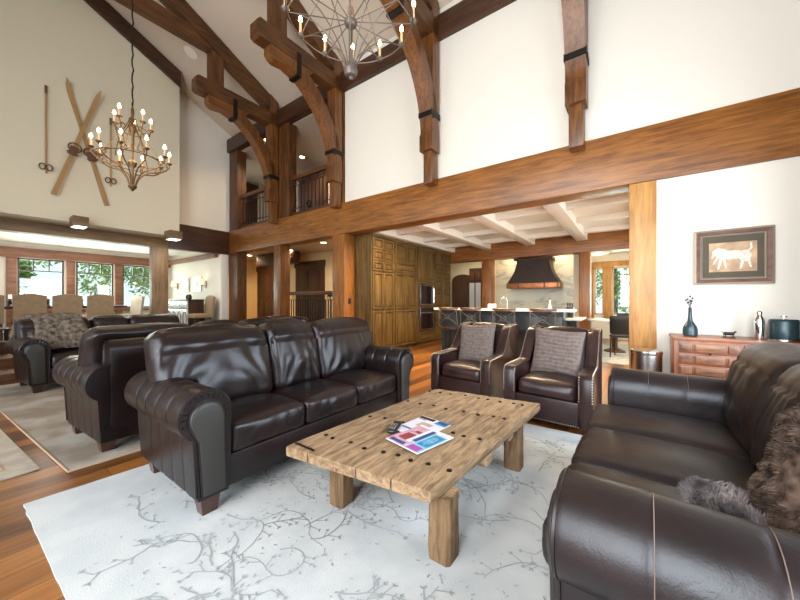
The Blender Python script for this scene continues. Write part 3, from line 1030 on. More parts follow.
rnd = random.Random(5)
RC = [(-2.88, .23), (-1.4, .27), (.25, .32), (.3, 3.25), (-2.75, 3.22)]
edge = []
for i in range(len(RC)):
    a, c = RC[i], RC[(i + 1) % len(RC)]
    n = 24
    for k in range(n):
        s = k / n
        jx = .008 * noise.noise(Vector((i * 9 + k * .7, 1, 0)))
        edge.append((a[0] + (c[0] - a[0]) * s + jx, a[1] + (c[1] - a[1]) * s + jx))
b = poly_slab(edge, 0.001, .014)


def inside(x, y):
    return -2.78 < x < .2 and .34 < y < 3.15


def leaf(b, x, y, a, s, z):
    p = []
    for k in range(5):
        q = k / 4
        wv = math.sin(PI * q) * s * .17
        p.append((q * s, wv))
    for k in range(3, 0, -1):
        q = k / 4
        p.append((q * s, -math.sin(PI * q) * s * .17))
    z += rnd.uniform(0, .0006)
    ca, sa = math.cos(a), math.sin(a)
    f = b.bm.faces.new([b.bm.verts.new((x + u * ca - v * sa, y + u * sa + v * ca, z)) for u, v in p])
    f.material_index = 1


for k in range(210):
    x, y = rnd.uniform(-2.7, .1), rnd.uniform(.36, 3.1)
    a = rnd.uniform(0, 2 * PI)
    pts = []
    cur = rnd.uniform(-.12, .12)
    dens = noise.noise(Vector((x * .9, y * .9, 3.1)))
    if dens < -.30 or (x < -2.1 and y < .9 and rnd.random() < .6):
        continue
    for j in range(rnd.randint(12, 26)):
        if not inside(x, y):
            break
        pts.append((x, y))
        a += cur + rnd.uniform(-.22, .22)
        if rnd.random() < .12:
            cur = rnd.uniform(-.3, .3)
        x += .022 * math.cos(a)
        y += .022 * math.sin(a)
        if rnd.random() < .34:
            sgn = rnd.choice((-1, 1))
            aa = a + sgn * rnd.uniform(.6, 1.1)
            l = rnd.uniform(.03, .06)
            sub = [(x + q * l * math.cos(aa), y + q * l * math.sin(aa)) for q in (0, .33, .66, 1)]
            flat_ribbon(b, sub, .0028, .0165, 1)
            for ds in (-.7, 0, .7):
                leaf(b, sub[-1][0], sub[-1][1], aa + ds, rnd.uniform(.013, .026), .0168)
    if len(pts) > 3:
        flat_ribbon(b, pts, .0042, .0164, 1)
for k in range(900):
    x, y = rnd.uniform(-2.75, .15), rnd.uniform(.36, 3.1)
    if noise.noise(Vector((x * 1.3, y * 1.3, 8))) > -.1:
        leaf(b, x, y, rnd.uniform(0, 6.28), rnd.uniform(.012, .028), .0166)
b.build('area_rug', ['rug1', 'rugline'])
tag(bpy.data.objects['area_rug'], 'white rug with fine grey vines under the wooden coffee table', 'rug')
b = poly_slab([(-3.2, .47), (-3.2, 3.2), (-7.15, 3.0), (-7.15, .17)], .001, .010)
b.build('area_rug', 'rug2')
o = bpy.data.objects['area_rug.001']
tag(o, 'faded grey beige rug under the two facing sofas at the left', 'rug')
pts = [(-3.19, .46), (-3.19, 3.21), (-7.16, 3.01), (-7.16, .16)]
bb = B()
for i in range(4):
    a, c = pts[i], pts[(i + 1) % 4]
    bb.tube([(a[0], a[1], .007), (c[0], c[1], .007)], .008, 6)
bb.build('binding', 'rug2b', o)
b = poly_slab([(-3.42, .35), (-3.40, .18), (-3.1, -2.2), (-6.9, -2.6), (-7.0, .06)], .001, .010)
for k in range(150):
    x, y = rnd.uniform(-6.7, -3.55), rnd.uniform(-1.9, .12)
    if y > .02 + (x + 3.4) * .08 + .2:
        continue
    for q in range(3):
        leaf(b, x + rnd.uniform(-.05, .05), y + rnd.uniform(-.05, .05), rnd.uniform(0, 6.28), rnd.uniform(.05, .1), .0112)
flat_ribbon(b, [(-3.55, -2.0), (-3.56, -.5), (-3.57, .20)], .012, .0112, 1)
flat_ribbon(b, [(-6.8, -.04), (-5, .08), (-3.57, .20)], .012, .0112, 1)
b.build('area_rug', ['rug3', 'rug3p'])
tag(bpy.data.objects['area_rug.002'], 'cream oriental rug with faint rose pattern at the left edge', 'rug')
B().box(-1.0, 1.6, 7.3, 10.2, .001, .012).build('area_rug', 'nookrug')
tag(bpy.data.objects['area_rug.003'], 'grey rug under the breakfast nook table', 'rug')


# ================================================================ SOFAS
def sofa(label, loc, rz, W, D, group, leather='leather', n=3, seed=0, backtop=.97, seat_amp=.006, seam=.165, pleats=True, bset=.355, sout=0.0, stm='stitchd'):
    t = thing('leather_sofa', label, 'sofa', loc, rz, group)
    Rr = .138
    hz = .555
    yf, yb = -D / 2, D / 2
    xin = W / 2 - .27
    # base
    B().box(-xin - .02, xin + .02, yf + .05, yb - .06, .10, .285, .015).build('base', leather, t)
    # arms
    for sg in (-1, 1):
        xc = W / 2 - Rr
        prof = [(W / 2 - .26, .10), (W / 2 - .265, .30), (W / 2 - .268, .46)]
        prof += arc(xc, hz, Rr, 185, -62, 22)
        prof += [(W / 2 - .075, .40), (W / 2 - .085, .25), (W / 2 - .095, .10)]
        ys = []
        y0, y1 = yf + .03, yb - .035
        seams = [y0 + seam + .005 + k * seam for k in range(int((y1 - y0 - .1) / seam))]
        ys = [y0, y0 + .012, y0 + .03]
        for sm in seams:
            ys += [sm - .045, sm - .02, sm - .007, sm, sm + .007, sm + .02]
        ys += [y1 - .02, y1]
        ys = sorted(set(ys))
        cxm, czm = W / 2 - .15, .45
        rings = []
        for y in ys:
            dmin = min([abs(y - sm) for sm in seams] + [1])
            g = math.exp(-(dmin / .006) ** 2)
            puff = min(1, dmin / .05)
            ring = []
            for k, (px, pz) in enumerate(prof):
                on = px > xc - .02 or pz > hz
                if px > W / 2 - .11 and pz < .42:
                    wgt = .5
                else:
                    wgt = 1.0 if on else 0.0
                dx, dz = px - xc, pz - hz
                l = math.hypot(dx, dz) or 1
                off = (-.006 * g + .003 * puff) * wgt * (1 if pleats else .3)
                if pz < .42:
                    dx, dz, l = 1 if px > W / 2 - .15 else 0, 0, 1
                nn = .004 * noise.noise(Vector((px * 6, y * 5 + seed * 3, pz * 6)))
                e = 0
                if y == ys[0] or y == ys[-1]:
                    e = -.018
                elif y == ys[1] or y == ys[-2]:
                    e = -.005
                qx = px + dx / l * (off + nn * wgt)
                qz = pz + dz / l * (off + nn * wgt)
                qx += (qx - cxm) * e * 3
                if qz > .12:
                    qz += (qz - czm) * e * 2
                ring.append((sg * qx, y, qz))
            rings.append(ring)
        a_ = B().loft(rings)
        arm_ = a_.build('arm', leather, t, angle=50)
        # front facing panel (keyhole) with pleated border and welt
        fp = [(W / 2 - .235, .12), (W / 2 - .23, .42)] + arc(W / 2 - Rr, hz - .01, Rr * .66, 180, -30, 14) + [(W / 2 - .095, .42), (W / 2 - .115, .12)]
        rings = []
        cxp = W / 2 - .16
        for (yy, sc) in ((yf + .045, 1.0), (yf + .022, 1.0), (yf + .012, .95), (yf + .008, .8)):
            rings.append([(sg * (cxp + (px - cxp) * sc), yy, .38 + (pz - .38) * (1 - (1 - sc) * .4)) for px, pz in fp])
        B().loft(rings).build('arm_facing', 'panel', arm_, angle=50)
        wl = B()
        wl.tube([(sg * px, yf + .025, pz) for px, pz in fp], .0075, 6)
        full = [(W / 2 - .262, .12), (W / 2 - .266, .46)] + arc(xc, hz, Rr * .97, 185, -62, 22) + [(W / 2 - .09, .12)]
        wl.tube([(sg * px, yf + .038, pz) for px, pz in full], .0075, 6)
        # gathered pleats on the rolled border
        for k in range(13 if pleats else 0):
            a = R(175 - k * 16)
            wl.tube([(sg * (xc + math.cos(a) * Rr * .72), yf + .026, hz + math.sin(a) * Rr * .72), (sg * (xc + math.cos(a) * Rr * .9), yf + .028, hz + math.sin(a) * Rr * .9)], [.003, .008], 5)
        wl.build('welt', leather, arm_)
        for sm in seams:
            sm_ = B()
            for ofs in (.006,):
                pth = [(sg * (xc + (Rr + .0005) * math.cos(R(a))), sm + ofs, hz + (Rr + .0005) * math.sin(R(a))) for a in range(150, -30, -12)]
                sm_.tube(pth, .0011, 4)
            sm_.build('stitching', stm, arm_)
    # back frame
    bk = B()
    rings = []
    for (x, s) in ((-W / 2 + .16, .9), (-W / 2 + .15, .97), (-W / 2 + .17, 1.0), (W / 2 - .17, 1.0), (W / 2 - .15, .97), (W / 2 - .16, .9)):
        pr = [(yb - .20, .10), (yb - .22, .45), (yb - .20, .80)] + arc(yb - .12, .80, .08, 180, 0, 8) + [(yb - .02, .45), (yb - .04, .10)]
        rings.append([(x, yb - .12 + (py - yb + .12) * s, .1 + (pz - .1) * (1 - (1 - s) * .3)) for py, pz in pr])
    bk.loft(rings).build('back_frame', leather, t)
    # seat cushions
    sw = (2 * xin) / n
    for i in range(n):
        cx = -xin + sw * (i + .5)

        def df(p, u, v, q):
            # welt groove around the top front edge
            g = math.exp(-((q - .55) / .12) ** 2) * (1 if v < -.9 else 0) * .004
            p.y += g
            wr = .0035 * math.sin(p.x * 70 + 6 * noise.noise(Vector((p.x * 8, p.z * 9, seed + i)))) * max(0, -v) ** 8
            p.y += wr
            p.z -= .010 * max(0, v)
            return p
        B().dome_cushion(cx, yf + .045 - sout + (D - .33 + sout) / 2, .365, sw - .004, D - .33 + sout, .185, .045, (0.0, .012, .028), seat_amp, 5, seed * 3 + i, (22, 18, 10), df).build('seat_cushion', leather, t, angle=80)
    # back cushions
    bw_in = 2 * xin / n
    tot = W - .12
    ext = (tot - 2 * xin) / 2
    hgt = backtop - .415
    for i in range(n):
        L0 = -xin + bw_in * i
        L1 = L0 + bw_in
        lo = -xin if i == 0 else None
        hi = xin if i == n - 1 else None
        if i == 0:
            L0 -= ext
        if i == n - 1:
            L1 += ext
        # let the middle seams drift outwards like the photo
        if n == 3:
            if i == 0:
                L1 += .03
            if i == 1:
                L0 += .03
                L1 -= .03
            if i == 2:
                L0 -= .03
        cw = L1 - L0
        cxx = (L0 + L1) / 2
        sd = seed * 5 + i

        def df2(p, u, v, q, lo=lo, hi=hi, cxx=cxx, sd=sd):
            zz = (q + 1) / 2
            # T shape: narrow below the arm tops
            s = max(0, min(1, (.40 - zz) / .05))
            if lo is not None and cxx + p.x < lo + .01:
                p.x = p.x + (lo + .01 - cxx - p.x) * s
            if hi is not None and cxx + p.x > hi - .01:
                p.x = p.x + (hi - .01 - cxx - p.x) * s
            front = max(0, -v)
            # head-roll seam
            gr = math.exp(-((zz - .74) / .022) ** 2) * front * .012
            p.y += gr
            # belly
            p.y -= .02 * math.exp(-((zz - .36) / .25) ** 2) * front * (1 - u * u)
            # drag wrinkles fanning from the lower corners
            r1 = math.hypot((u + 1) * 1.1, zz + .12)
            r2 = math.hypot((1 - u) * 1.1, zz + .12)
            a1 = math.atan2(zz + .12, (u + 1) * 1.1)
            a2 = math.atan2(zz + .12, (1 - u) * 1.1)
            nz_ = noise.noise(Vector((u * 2.2, zz * 2.2, sd)))
            wv = math.sin(a1 * 15 + nz_ * 4 + sd) * math.exp(-((r1 - .75) / .5) ** 2) + math.sin(a2 * 17 + nz_ * 5 + sd * 2) * math.exp(-((r2 - .7) / .5) ** 2)
            msk = front * (1 if zz < .72 else max(0, 1 - (zz - .72) * 12))
            p.y += .0058 * wv * msk
            # vertical folds
            p.y += .0032 * math.sin(u * 14 + 3 * noise.noise(Vector((u * 3, zz * 1.5, sd + 9)))) * msk * (1 - abs(u) * .4)
            # slumped top
            p.z -= .018 * (abs(u) ** 3) * max(0, q)
            p.z += .012 * noise.noise(Vector((u * 2, sd, 0))) * max(0, q)
            # roll the top backwards
            if zz > .7:
                p.y += (zz - .7) ** 1.5 * .34
            return p
        mt = Matrix.Rotation(R(-12), 4, 'X')
        B().dome_cushion(cxx, yb - bset, .415 + hgt / 2, cw - .006, .23, hgt, .065, (.01, .02, .015), .006, 3.5, sd, (34, 8, 30), df2, mt).build('back_cushion', leather, t, angle=80)
    # legs
    for sx in (-1, 1):
        for sy in (-1, 1):
            cx_, cy_ = sx * (W / 2 - .165), (yf + .09) if sy < 0 else (yb - .16)
            lb = B()
            lb.loft([[(cx_ + a * .038, cy_ + c * .034, 0) for a, c in ((-1, -1), (1, -1), (1, 1), (-1, 1))],
                     [(cx_ + a * .056, cy_ + c * .048, .115) for a, c in ((-1, -1), (1, -1), (1, 1), (-1, 1))]])
            lb.build('leg', 'leg', t)
    return t


GS = 'dark leather three seat sofas'
sofa('espresso leather sofa with shiny back cushions directly left of the coffee table', (-2.36, 1.76, 0.015), R(90), 2.18, .99, GS, 'leather', 3, 1, 1.0)
sofa('brown leather sofa at the right edge with fur cushions on it', (.335, 1.925, 0.015), R(-91.2), 2.10, 1.04, GS, 'leatherR', 3, 2, .95, .006, .20, False, .28, .10, 'stitch')
sofa('espresso sofa standing back to back with the sofa by the coffee table', (-3.76, 1.62, 0.0112), R(-86), 2.2, .9, GS, 'leather', 3, 3, .98)
sofa('far left leather sofa with a grey throw over its back', (-6.70, 1.47, 0.0112), R(94.5), 2.1, .93, GS, 'leather', 3, 4, .95)

# throw blanket over far left sofa back
b = B()
rings = []
nx_, ns_ = 22, 26
path = [(-7.15, .50), (-7.16, .66), (-7.16, .80), (-7.12, .92), (-7.05, .985), (-6.95, 1.0), (-6.84, .975), (-6.74, .89), (-6.66, .78), (-6.60, .68), (-6.56, .58), (-6.53, .52)]


def pth(s):
    s *= len(path) - 1
    i = min(int(s), len(path) - 2)
    f = s - i
    return (path[i][0] * (1 - f) + path[i + 1][0] * f, path[i][1] * (1 - f) + path[i + 1][1] * f)


for j in range(ns_ + 1):
    s = j / ns_
    x, z = pth(s)
    ring = []
    for i in range(nx_ + 1):
        u = i / nx_
        y = .42 + u * (.50 + .10 * s) + .22 * s
        wv = .012 * math.sin(u * 17 + s * 2)
        ring.append((x + .065 + wv * .5, y, z + .018 + wv * .5 - (.10 * (1 - u) if s > .3 and u < .12 else 0)))
    rings.append(ring)
b.loft(rings, closed=False)
th = b.build('throw_blanket', 'throw', angle=90)
sm = th.modifiers.new('thick', 'SOLIDIFY')
sm.thickness = .016
tag(th, 'grey brown patterned throw draped over the far left sofa back', 'blanket')


# ---- fur cushions on the right sofa
def fur_blob(name, label, loc, rot, dims, mat, nh, hl, cat, seed):
    rr = random.Random(seed)
    b = B()

    def pt(u, v):
        # pillow: superellipse outline, thick in the middle
        a = u
        cu = math.copysign(abs(math.cos(a)) ** .55, math.cos(a))
        su = math.copysign(abs(math.sin(a)) ** .55, math.sin(a))
        rad = math.cos(v)
        th = math.sin(v)
        k = rad ** .7 if rad > 0 else 0
        p = Vector((dims[0] * cu * k, dims[2] * math.copysign(abs(th) ** .9, th), dims[1] * su * k))
        p += p.normalized() * (.016 * noise.noise(p * 11 + Vector((seed, 0, 0))) + .017 * noise.noise(p * 27))
        return p
    rings = []
    for j in range(1, 44):
        v = -PI / 2 + PI * j / 44
        rings.append([pt(2 * PI * i / 96, v) for i in range(96)])
    b.loft(rings)
    for k in range(nh):
        u = rr.uniform(0, 2 * PI)
        v = math.asin(rr.uniform(-.97, .97))
        p = pt(u, v)
        nrm = Vector((p.x / dims[0] ** 2, p.y / dims[2] ** 2 * .6, p.z / dims[1] ** 2)).normalized()
        cl = Vector((noise.noise(p * 13), noise.noise(p * 13 + Vector((5, 0, 0))), noise.noise(p * 13 + Vector((0, 7, 0))) - .35))
        d = (nrm * .75 + cl * 1.5 + Vector((rr.uniform(-1, 1), rr.uniform(-1, 1), rr.uniform(-1, 1))) * .22).normalized()
        s = d.cross(Vector((rr.uniform(-1, 1), rr.uniform(-1, 1), rr.uniform(-1, 1)))).normalized() * rr.uniform(.0016, .003)
        l = hl * rr.uniform(.6, 1.2)
        mid = p + nrm * l * .45 + cl * .004
        tip = mid + d * l * .65
        vs = [b.bm.verts.new(q) for q in (p - s, p + s, mid + s * .8, tip, mid - s * .8)]
        b.bm.faces.new(vs)
    o = b.build(name, mat, angle=180)
    o.location = loc
    o.rotation_euler = rot
    return tag(o, label, cat)


fur_blob('fur_cushion', 'large shaggy brown fur cushion leaning on the right sofa back', (.455, 1.36, .69), (R(-18), R(0), R(-72)), (.225, .21, .09), 'fur', 20000, .018, 'cushion', 3)
fur_blob('fur_cushion', 'small frosted grey fur cushion lying flat on the right sofa seat', (.26, 1.47, .52), (R(78), R(4), R(-60)), (.12, .09, .04), 'furg', 9000, .024, 'cushion', 9)


# ================================================================ ARMCHAIRS
def armchair(label, loc, rz, seed):
    t = thing('leather_armchair', label, 'armchair', loc, rz, 'nailhead leather armchairs by the coffee table')
    W, D = .80, .86
    yf, yb = -D / 2, D / 2

    def tp(y):
        return 1 - .13 * (y - yf) / D

    def sideprof(n=0):
        p = [(yf + .01, .065), (yf, .30), (yf, .48), (yf + .02, .525), (yf + .06, .54)]
        for i in range(1, 9):
            s = i / 8
            p.append((yf + .06 + .30 * s, .54 + .015 * s))
        for i in range(1, 13):
            s = i / 12
            y = yf + .36 + .30 * s
            z = .555 + (.325) * (s * s * (3 - 2 * s))
            p.append((y, z))
        p += [(yb - .10, .892), (yb - .03, .895), (yb + .01, .875), (yb + .015, .86), (yb - .03, .45), (yb - .05, .065)]
        return p
    for sg in (-1, 1):
        prof = sideprof()
        cyy, czz = .05, .42
        xo, xi_ = W / 2, W / 2 - .115
        rings = []
        for (x, e) in ((xo - .012, .018), (xo - .002, .006), (xo + .002, 0), (xo - .05, -.004), (xi_, 0), (xi_ - .004, .006), (xi_ + .006, .02)):
            ring = []
            for (y, z) in prof:
                d = Vector((y - cyy, z - czz))
                l = d.length
                ring.append((sg * x * tp(y), y - d.x / l * e, max(.065, z - d.y / l * e)))
            rings.append(ring)
        B().loft(rings).build('arm', 'leatherA', t, angle=60)
        nb = B()
        pts = prof[1:-3]
        # nails at even spacing along the front and wing edge
        path3 = [Vector((sg * (xo - .004) * tp(y), y, z)) for y, z in pts]
        acc, step = 0, .024
        for a, c in zip(path3[:-1], path3[1:]):
            l = (c - a).length
            while acc < l:
                p = a + (c - a) * acc / l
                nb.ball((p.x, p.y - .001, p.z), .0065, 6, 4)
                nb.ball((p.x - sg * .105, p.y - .001, p.z), .0055, 6, 4) if p.z < .52 else None
                acc += step
            acc -= l
        nb.build('nailhead_trim', 'nail', t)['kind'] = 'stuff'
    # base
    B().box(-W / 2 + .1, W / 2 - .1, yf + .035, yb - .12, .035, .27, .012).build('base', 'leatherA', t)
    nb = B()
    k = 28
    for i in range(k):
        nb.ball((-W / 2 + .12 + i * (W - .24) / (k - 1), yf + .033, .055), .0065, 6, 4)
    nb.build('nailhead_trim', 'nail', t)['kind'] = 'stuff'

    def df(p, u, v, q):
        g = math.exp(-((q - .5) / .14) ** 2) * (1 if v < -.9 else 0) * .005
        p.y += g
        return p
    B().dome_cushion(0, yf + .02 + .31, .345, W - .255, .62, .16, .05, (0, .02, .03), .006, 5, seed, (18, 16, 10), df).build('seat_cushion', 'leatherA', t, angle=80)

    def df2(p, u, v, q):
        p.z += .02 * (1 - u * u) * max(0, q) - .02 * abs(u) ** 4 * max(0, q)
        return p
    mt = Matrix.Rotation(R(-10), 4, 'X')
    B().dome_cushion(0, yb - .13, .495, W - .26, .17, .79, .06, (0, .03, .0), .006, 4, seed + 2, (18, 6, 20), df2, mt).build('backrest', 'leatherA', t, angle=80)
    for sx in (-1, 1):
        for sy in (-1, 1):
            cx_, cy_ = sx * (W / 2 - .07), (yf + .05) if sy < 0 else (yb - .16)
            B().loft([[(cx_ + a * .018, cy_ + c * .018, 0) for a, c in ((-1, -1), (1, -1), (1, 1), (-1, 1))],
                      [(cx_ + a * .03, cy_ + c * .03, .07) for a, c in ((-1, -1), (1, -1), (1, 1), (-1, 1))]]).build('leg', 'leg', t)
    return t


def knit_pillow(label, loc, rot, seed):
    b = B()
    n = 44
    S = .25
    rng = []
    for side in (1, -1):
        vs = []
        for j in range(n + 1):
            row = []
            for i in range(n + 1):
                u, v = -1 + 2 * i / n, -1 + 2 * j / n
                cu = 1 - .07 * (1 - abs(v) ** 2)
                cv = 1 - .06 * (1 - abs(u) ** 2)
                th = .075 * ((1 - u ** 4) * (1 - v ** 4)) ** .6
                th += .006 * noise.noise(Vector((u * 3, v * 3, seed)))
                rib = .005 * math.sin(v * 38 + .8 * noise.noise(Vector((u * 4, v * 4, seed)))) * min(1, th * 20) * (1 + .5 * math.sin(u * 60))
                x = u * S * cu
                z = v * S * cv + .012 * noise.noise(Vector((u * 1.5, seed, v * 1.5)))
                row.append(b.bm.verts.new((x, side * -(th + rib), z)))
            vs.append(row)
        for j in range(n):
            for i in range(n):
                b.bm.faces.new([vs[j][i], vs[j][i + 1], vs[j + 1][i + 1], vs[j + 1][i]])
    bmesh.ops.remove_doubles(b.bm, verts=b.bm.verts, dist=.0015)
    o = b.build('knit_pillow', 'knit', angle=180)
    o.location = loc
    o.rotation_euler = rot
    return tag(o, label, 'pillow', 'mauve knit pillows')


armchair('left of the two nailhead leather armchairs, nearer the kitchen ovens', (-1.62, 3.88, 0.0), R(-7), 1)
armchair('right of the two nailhead leather armchairs, nearer the trash bin', (-.665, 3.71, 0.0), R(-4), 5)
knit_pillow('ribbed mauve grey pillow sitting on the left armchair', (-1.64, 3.92, .655), (R(-15), R(-3), R(-7)), 2)
knit_pillow('ribbed mauve grey pillow sitting on the right armchair', (-.67, 3.75, .65), (R(-15), R(3), R(-4)), 6)

# ================================================================ COFFEE TABLE
t = thing('coffee_table', 'low rustic coffee table of weathered planks with iron studs', 'table', (-1.12, 1.92, .014))
TH, TT = .365, .065
PX = [-.428, -.26, .06, .26, .467]
y0, y1 = -.76, .78
rr = random.Random(3)
for i in range(4):
    a, c = PX[i], PX[i + 1]
    dz = rr.uniform(-.003, .003)
    b = B()
    ny = 26
    rings = []
    e0, e1 = rr.uniform(-.003, .003), rr.uniform(-.006, .006)
    for k in range(ny + 1):
        y = y0 + e0 + (y1 + e1 - y0 - e0) * k / ny
        jl = .0015 * noise.noise(Vector((y * 7, i, 0)))
        jr = .0015 * noise.noise(Vector((y * 7, i + 20, 0)))
        if i == 0:
            jl *= 4
        if i == 3:
            jr *= 4
        jz = .003 * noise.noise(Vector((y * 5, i * 3, 5)))
        sh = .005 if k in (0, ny) else 0
        xa, xb = a + .0016 + jl + sh * .5, c - .0016 + jr - sh * .5
        zt, zb = TH + dz + jz - sh, TH - TT + sh
        yk = y
        xa, xb = xa + .065 * y - .008, xb + .065 * y - .008
        sy = lambda q, y=y: y + .12 * q
        rings.append([(q, sy(q), zq) for q, zq in ((xa, zb + .006), (xa, zt - .006), (xa + .004, zt), (xa * .7 + xb * .3, zt + .0015), (xa * .3 + xb * .7, zt - .001),
                      (xb - .004, zt), (xb, zt - .006), (xb, zb + .006), (xb - .006, zb), (xa + .006, zb))])
    b.loft(rings)
    b.build('top_plank', 'rustic_y', t, angle=50)
for y in (-.56, -.13, .28, .66):
    B().box(-.42, .45, y - .045, y + .045, TH - TT - .05, TH - TT + .002, .008).build('batten', 'rustic_x', t)
for r_i, (y, xs_) in enumerate(((-.565, (-.43, -.36, -.22, -.10, .02, .11, .20, .30, .42)), (-.14, (-.42, -.31, -.15, -.05, .12, .22, .30, .40)),
                               (.27, (-.40, -.28, -.16, -.04, .10, .22, .33, .41)), (.66, (-.41, -.30, -.20, -.07, .06, .14, .25, .36, .43)))):
    for x in [q * .94 for q in xs_]:
        yy = y + rr.uniform(-.02, .02)
        st = B()
        st.lathe([(.013, -.004), (.014, .003), (.010, .006), (.002, .007)], (0, 0, 0), 7)
        so = st.build('iron_stud', 'iron', t)
        so.location = (x, yy + .1 * x, TH)
B().box(-.46, -.30, -.775, -.765, TH - .001, TH + .005).build('iron_strip', 'iron', t)
for (x, y) in ((-.28, -.58), (.40, -.585), (-.28, .44), (.42, .42)):
    b = B()
    rings = []
    for k in range(6):
        z = k / 5 * (TH - TT - .004)
        s = .056 + .004 * noise.noise(Vector((x * 9, y * 9, k)))
        ring = []
        for (a, c) in ((-1, -.75), (-.75, -1), (.75, -1), (1, -.75), (1, .75), (.75, 1), (-.75, 1), (-1, .75)):
            ring.append((x + a * s, y + c * s, z))
        rings.append(ring)
    b.loft(rings)
    b.build('leg', 'rusticleg', t, angle=30)
TZ = .014 + TH + .003

# magazines
def magazine(label, loc, rz, w_, h_, t_, paint, z):
    b = B()
    b.box(-w_ / 2, w_ / 2, -h_ / 2, h_ / 2, 0, t_, 0)
    o = b.build('magazine', 'magw')
    o.location = (loc[0], loc[1], z)
    o.rotation_euler = (0, 0, rz)
    tag(o, label, 'magazine')
    cv = B()
    mats = []
    for (x0, x1, ya, yb_, m) in paint:
        if m not in mats:
            mats.append(m)
        k = mats.index(m)
        lay = .0004 + .0003 * len(cv.bm.faces) ** .5
        cv.quad([(x0 * w_, ya * h_, t_ + lay), (x1 * w_, ya * h_, t_ + lay), (x1 * w_, yb_ * h_, t_ + lay), (x0 * w_, yb_ * h_, t_ + lay)], k)
    cv.build('cover_print', mats, o)
    return o


p1 = [(-.5, .5, -.5, .5, 'magw'), (-.5, .02, .36, .48, 'black'), (-.46, -.2, .30, .335, 'matg'), (.12, .5, .28, .5, 'magb'), (.16, .46, .36, .46, 'magn'), (-.2, .2, -.05, .2, 'skin'), (-.45, .45, -.3, -.24, 'magn')]
magazine('white magazine with blue masthead lying under the other magazine', (-1.11, 1.77), R(-8), .235, .30, .006, p1, TZ)
p2 = [(-.5, .5, -.5, .5, 'magw'), (-.5, .08, -.5, .42, 'magp'), (-.38, -.05, -.28, .02, 'magr'), (-.3, .1, .1, .2, 'magr'), (-.44, .0, -.46, -.36, 'magn'), (-.12, .02, -.3, .44, 'magw'), (-.02, .1, -.2, .4, 'magn'),
      (.1, .5, -.5, .34, 'magc'), (.17, .46, -.24, .3, 'magb'), (.12, .44, -.48, -.3, 'magm'),
      (.22, .25, -.12, .2, 'magc'), (.28, .31, -.18, .22, 'magc'), (.34, .37, -.1, .2, 'magc'), (.22, .4, .0, .03, 'magc')]
magazine('glossy pink and blue magazine on top, in front on the coffee table', (-1.02, 1.60), R(-12), .26, .30, .006, p2, TZ + .0085)
# remote
t = thing('remote_control', 'small black and silver remote control beside the magazines', 'remote control', (-1.235, 1.64, TZ), R(20))
B().dome_cushion(0, 0, .014, .055, .17, .026, .012, (0, 0, .003), 0, 1, 0, (6, 10, 4)).build('housing', 'black', t)
bt = B()
for j in range(5):
    for i in range(3):
        bt.box(-.018 + i * .014, -.010 + i * .014, -.06 + j * .018, -.05 + j * .018, .0275, .031)
bt.build('buttons', 'steel', t)

# ================================================================ DRESSER + ITEMS
t = thing('drawer_chest', 'reddish wooden chest with panelled drawers against the white wall', 'chest of drawers', (.325, 4.47, 0))
DWX, DD, DH = 1.0, .48, .815
B().box(0.01, DWX, 0.02, DD, .05, DH - .03, .004).build('body', 'red_z', t)
B().box(0, DWX + .01, 0, DD, DH - .03, DH, .004).build('top', 'red_x', t)
for x in (.02, DWX - .08):
    for y in (.04, DD - .1):
        B().box(x, x + .06, y, y + .06, 0, .055).build('leg', 'red_z', t)
cols = [(.05, .50), (.53, .98)]
for (xa, xb) in cols:
    for r_ in range(6):
        z1_ = DH - .05 - r_ * .116
        z0_ = z1_ - .110
        d = B()
        d.box(xa, xb, .004, .03, z0_, z1_, .003)
        wn = (xb - xa)
        for (a, c) in ((.03, .22), (.28, .76), (.82, .97)):
            d.box(xa + wn * a, xa + wn * c, -.008, .006, z0_ + .018, z1_ - .018, .005, mi=1)
        dr = d.build('drawer', ['red_x', 'redpanel'], t)
        if r_ % 2:
            continue
        k = B()
        k.lathe([(.004, 0), (.006, .01), (.013, .016), (.012, .022), (.002, .025)], (0, 0, 0), 10)
        ko = k.build('knob', 'iron', dr)
        ko.rotation_euler = (R(90), 0, 0)
        ko.location = (xa + wn * .52, -.006, z0_ + .004)
CT = DH
# teal bottle with twigs
t = thing('teal_bottle', 'dark teal long necked bottle with dried sprigs on the chest', 'bottle', (.485, 4.70, CT))
B().lathe([(.052, 0), (.062, .01), (.064, .06), (.058, .10), (.04, .135), (.022, .165), (.017, .23), (.014, .30), (.017, .305), (.017, .31)], n=20).build('bottle_body', 'teal', t)
tw = B()
for k, (dx, dy, dz) in enumerate(((.0, .0, .13), (.02, 0, .11), (-.035, .0, .09), (-.02, .01, .1), (.012, -.01, .08))):
    tw.tube([(0, 0, .30), (dx * .4, dy, .30 + dz * .5), (dx, dy, .30 + dz)], .0025, 5)
    tw.ball((dx, dy, .30 + dz), .011, 6, 4)
    tw.ball((dx * .6, dy, .30 + dz * .65), .010, 6, 4)
tw.build('dried_sprigs', 'teal', t)
# small figurine of a long table-like animal
t = thing('metal_figurine', 'tiny dark metal figurine on the chest beside the bottle', 'figurine', (.78, 4.68, CT))
f = B()
f.dome_cushion(0, 0, .045, .085, .022, .03, .01, (0, 0, .003), .002, 20, 1, (8, 4, 4))
for x in (-.034, -.022, .024, .036):
    f.tube([(x, 0, .04), (x * 1.1, 0, .0)], .0035, 5)
f.tube([(.036, 0, .05), (.05, 0, .068), (.058, 0, .062)], [.009, .007, .005], 6)
f.tube([(-.042, 0, .052), (-.054, 0, .066)], .003, 5)
f.build('figure_body', 'iron', t)
B().box(-.05, .05, -.02, .02, 0, .006).build('plinth', 'iron', t)
